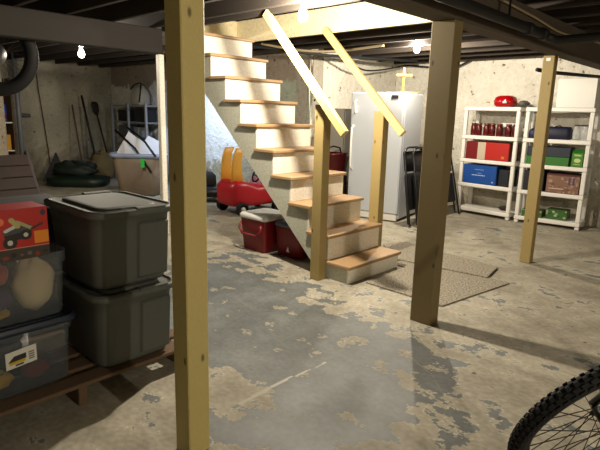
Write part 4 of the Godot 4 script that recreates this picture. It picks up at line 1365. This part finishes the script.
# ------------------------------------------------------------------ pipes and cables
func build_services() -> void:
	var st := nb(true)
	tube(st, [Vector3(-1.0, 1.90, -1.36), Vector3(2.9, 1.885, -1.38), Vector3(3.90, 1.88, -1.38), Vector3(3.96, 1.865, -1.36), Vector3(3.97, 1.84, -1.30), Vector3(3.975, 1.85, -0.6), Vector3(3.98, 1.86, 0.8)], 0.032, 10)
	var p := thing("drain_pipe", "thick black pipe running beside the beam over the thick post", "pipe", Vector3.ZERO)
	part(p, "pipe", st, mats.black_pipe)
	for x in [3.66, 3.93]:
		st = nb(true)
		tube(st, [Vector3(x - 0.06, 1.881, -1.38), Vector3(x + 0.0, 1.881, -1.38)], 0.041, 12)
		part(p, "coupling", st, mats.black_pipe)
	for x in [0.5, 2.2, 3.3]:
		st = nb()
		box(st, Vector3(x, 1.98, -1.38), Vector3(0.025, 0.20, 0.004))
		part(p, "strap", st, mats.black_metal)
	st = nb(true)
	tube(st, [Vector3(5.05, 1.745, -1.80), Vector3(5.36, 1.745, -1.80), Vector3(6.2, 1.77, -1.72), Vector3(7.1, 1.80, -1.64)], 0.018, 8)
	tube(st, [Vector3(5.45, 1.745, -1.79), Vector3(5.45, 2.07, -1.79)], 0.016, 8)
	solo("water_pipe", "thin dark pipe on a hanger beneath the beam's far end", "pipe", st, mats.black_pipe)
	st = nb(true)
	tube(st, [Vector3(-2.9, 1.93, -5.3), Vector3(1.5, 1.93, -5.3), Vector3(3.4, 1.935, -5.3)], 0.014, 8)
	for x in [0.2, 1.8, 3.2]:
		box(st, Vector3(x, 2.0, -5.3), Vector3(0.02, 0.14, 0.003))
	solo("copper_pipe", "copper pipe running behind the beam with the hanging wheel", "pipe", st, plain("copper", Color(0.62, 0.40, 0.28), 0.4, 0.7))
	# cables
	var runs := [["black cable sagging along the top of the shelf wall", [Vector3(7.06, 2.06, -4.5), Vector3(7.06, 2.0, -3.7), Vector3(7.06, 2.14, -3.3), Vector3(7.06, 2.165, -2.9), Vector3(7.06, 2.16, -2.4), Vector3(7.06, 2.2, -1.8)], 0.012],
		["looped black cable hanging above the white fridge", [Vector3(5.2, 2.07, -4.2), Vector3(5.5, 1.98, -4.35), Vector3(5.9, 1.90, -4.40), Vector3(6.4, 1.94, -4.45), Vector3(7.0, 2.05, -4.45)], 0.011],
		["pale cable bundle looping under the joists past the stair well", [Vector3(4.2, 2.069, -4.6), Vector3(4.35, 2.0, -4.25), Vector3(4.6, 1.99, -4.05), Vector3(4.85, 2.02, -3.85), Vector3(5.05, 2.069, -3.5)], 0.014],
		["dark cable bundle stapled under the joists past the stair well", [Vector3(3.95, 2.058, -4.9), Vector3(4.4, 2.02, -4.5), Vector3(5.0, 2.01, -4.4), Vector3(5.6, 2.03, -4.3), Vector3(6.6, 2.058, -4.0)], 0.02],
		["white cable clipped along the beam's near side", [Vector3(3.1, 2.03, -1.46), Vector3(3.9, 2.0, -1.455), Vector3(4.5, 1.97, -1.455), Vector3(5.2, 2.0, -1.455), Vector3(6.8, 2.04, -1.455)], 0.008]]
	for q in runs:
		var cv := Curve3D.new()
		var pts: Array = q[1]
		for i in pts.size():
			var a: Vector3 = pts[maxi(i - 1, 0)]
			var b: Vector3 = pts[mini(i + 1, pts.size() - 1)]
			cv.add_point(pts[i], -(b - a) / 6.0, (b - a) / 6.0)
		cv.bake_interval = 0.06
		st = nb(true)
		tube(st, Array(cv.get_baked_points()), q[2], 7)
		var label: String = q[0]
		solo("ceiling_cable", label, "cable", st, plain("cable_pale", Color(0.62, 0.55, 0.42), 0.7) if label.begins_with("pale") or label.begins_with("white") else mats.black_rubber)

func added_work_lamp(at: Vector3, dir: Vector3, energy: float, col: Color) -> void:  # unseen lamp, invented to give the cool light on the far wall
	var t := thing("added_work_lamp", "unseen cool white work lamp added for the bluish wall light", "lamp", at)
	var bas := frame_at(dir)
	var st := nb(true)
	lathe(st, [[0.0, -0.14], [0.03, -0.14], [0.032, -0.07], [0.05, -0.06], [0.10, 0.03], [0.103, 0.03], [0.106, 0.028], [0.055, -0.065], [0.036, -0.075], [0.034, -0.144], [0.0, -0.145]], 20, Vector3.ZERO, bas)
	part(t, "reflector", st, mats.galvanised)
	var m := StandardMaterial3D.new()
	m.resource_name = "lamp_glow"
	m.albedo_color = Color(0.9, 0.95, 1)
	m.emission_enabled = true
	m.emission = col
	m.emission_energy_multiplier = 8.0
	st = nb(true)
	lathe(st, [[0.0, -0.058], [0.03, -0.056], [0.045, -0.03], [0.04, -0.01], [0.0, 0.0]], 16, Vector3.ZERO, bas)
	part(t, "lamp_bulb", st, m)
	st = nb(true)
	tube(st, [bas * Vector3(0, -0.14, 0), bas * Vector3(0, -0.17, 0) + Vector3(0, 0.03, 0), Vector3(-0.12, 0.3, 0.05), Vector3(-0.12, 2.259 - at.y, 0.05)], 0.008, 8)
	part(t, "cord", st, mats.black_rubber)
	var l := SpotLight3D.new()
	l.name = "lamp_light"
	t.add_child(l)
	l.position = bas * Vector3(0, 0.012, 0)
	l.look_at_from_position(at + bas * Vector3(0, 0.012, 0), at + dir, Vector3.UP)
	l.light_color = col
	l.light_energy = energy
	l.light_size = 0.04
	l.spot_angle = 66.0
	l.spot_range = 20.0
	l.spot_attenuation = 2.0
	l.shadow_enabled = true

func _ready() -> void:
	rng.seed = 77
	# camera
	var cam := Camera3D.new()
	cam.name = "camera"
	add_child(cam)
	cam.position = Vector3(0, 1.2956, 0)
	cam.rotation = Vector3(-0.2129, -0.8195, 0.0262)
	cam.fov = rad_to_deg(2.0 * atan(225.0 / 515.0))
	cam.near = 0.05
	cam.current = true
	# environment
	var we := WorldEnvironment.new()
	we.name = "world_environment"
	var env := Environment.new()
	env.background_mode = Environment.BG_COLOR
	env.background_color = Color(0.02, 0.02, 0.02)
	env.tonemap_mode = Environment.TONE_MAPPER_LINEAR
	env.tonemap_exposure = 1.0
	env.sdfgi_enabled = true
	env.ssao_enabled = true
	env.ssil_enabled = true
	we.environment = env
	add_child(we)

	make_materials()
	build_room()
	build_frame()
	build_stairs()
	# lamps: bare bulbs screwed to the joists
	var warm := Color(1.0, 0.95, 0.87)
	bulb(Vector3(2.707, 1.955, -2.552), 5.8, warm, "bare bulb glowing beside the top of the stairs")
	bulb(Vector3(5.278, 2.04, -3.212), 4.0, warm, "bare bulb glowing above the white fridge")
	bulb(Vector3(2.66, 1.885, -5.85), 2.0, warm, "bare bulb glowing behind the beam with the hanging wheel")
	bulb(Vector3(0.9, 1.955, 2.2), 4.2, warm, "bare bulb hanging over the open floor by the bicycle")
	added_work_lamp(Vector3(4.3, 1.75, -6.3), Vector3(0.85, -0.85, -0.42), 4.2, Color(0.76, 0.86, 1.0))
	build_fridge()
	build_shelves()
	build_left_front()
	build_bikes()
	build_behind_stairs()
	build_far_left()
	build_services()
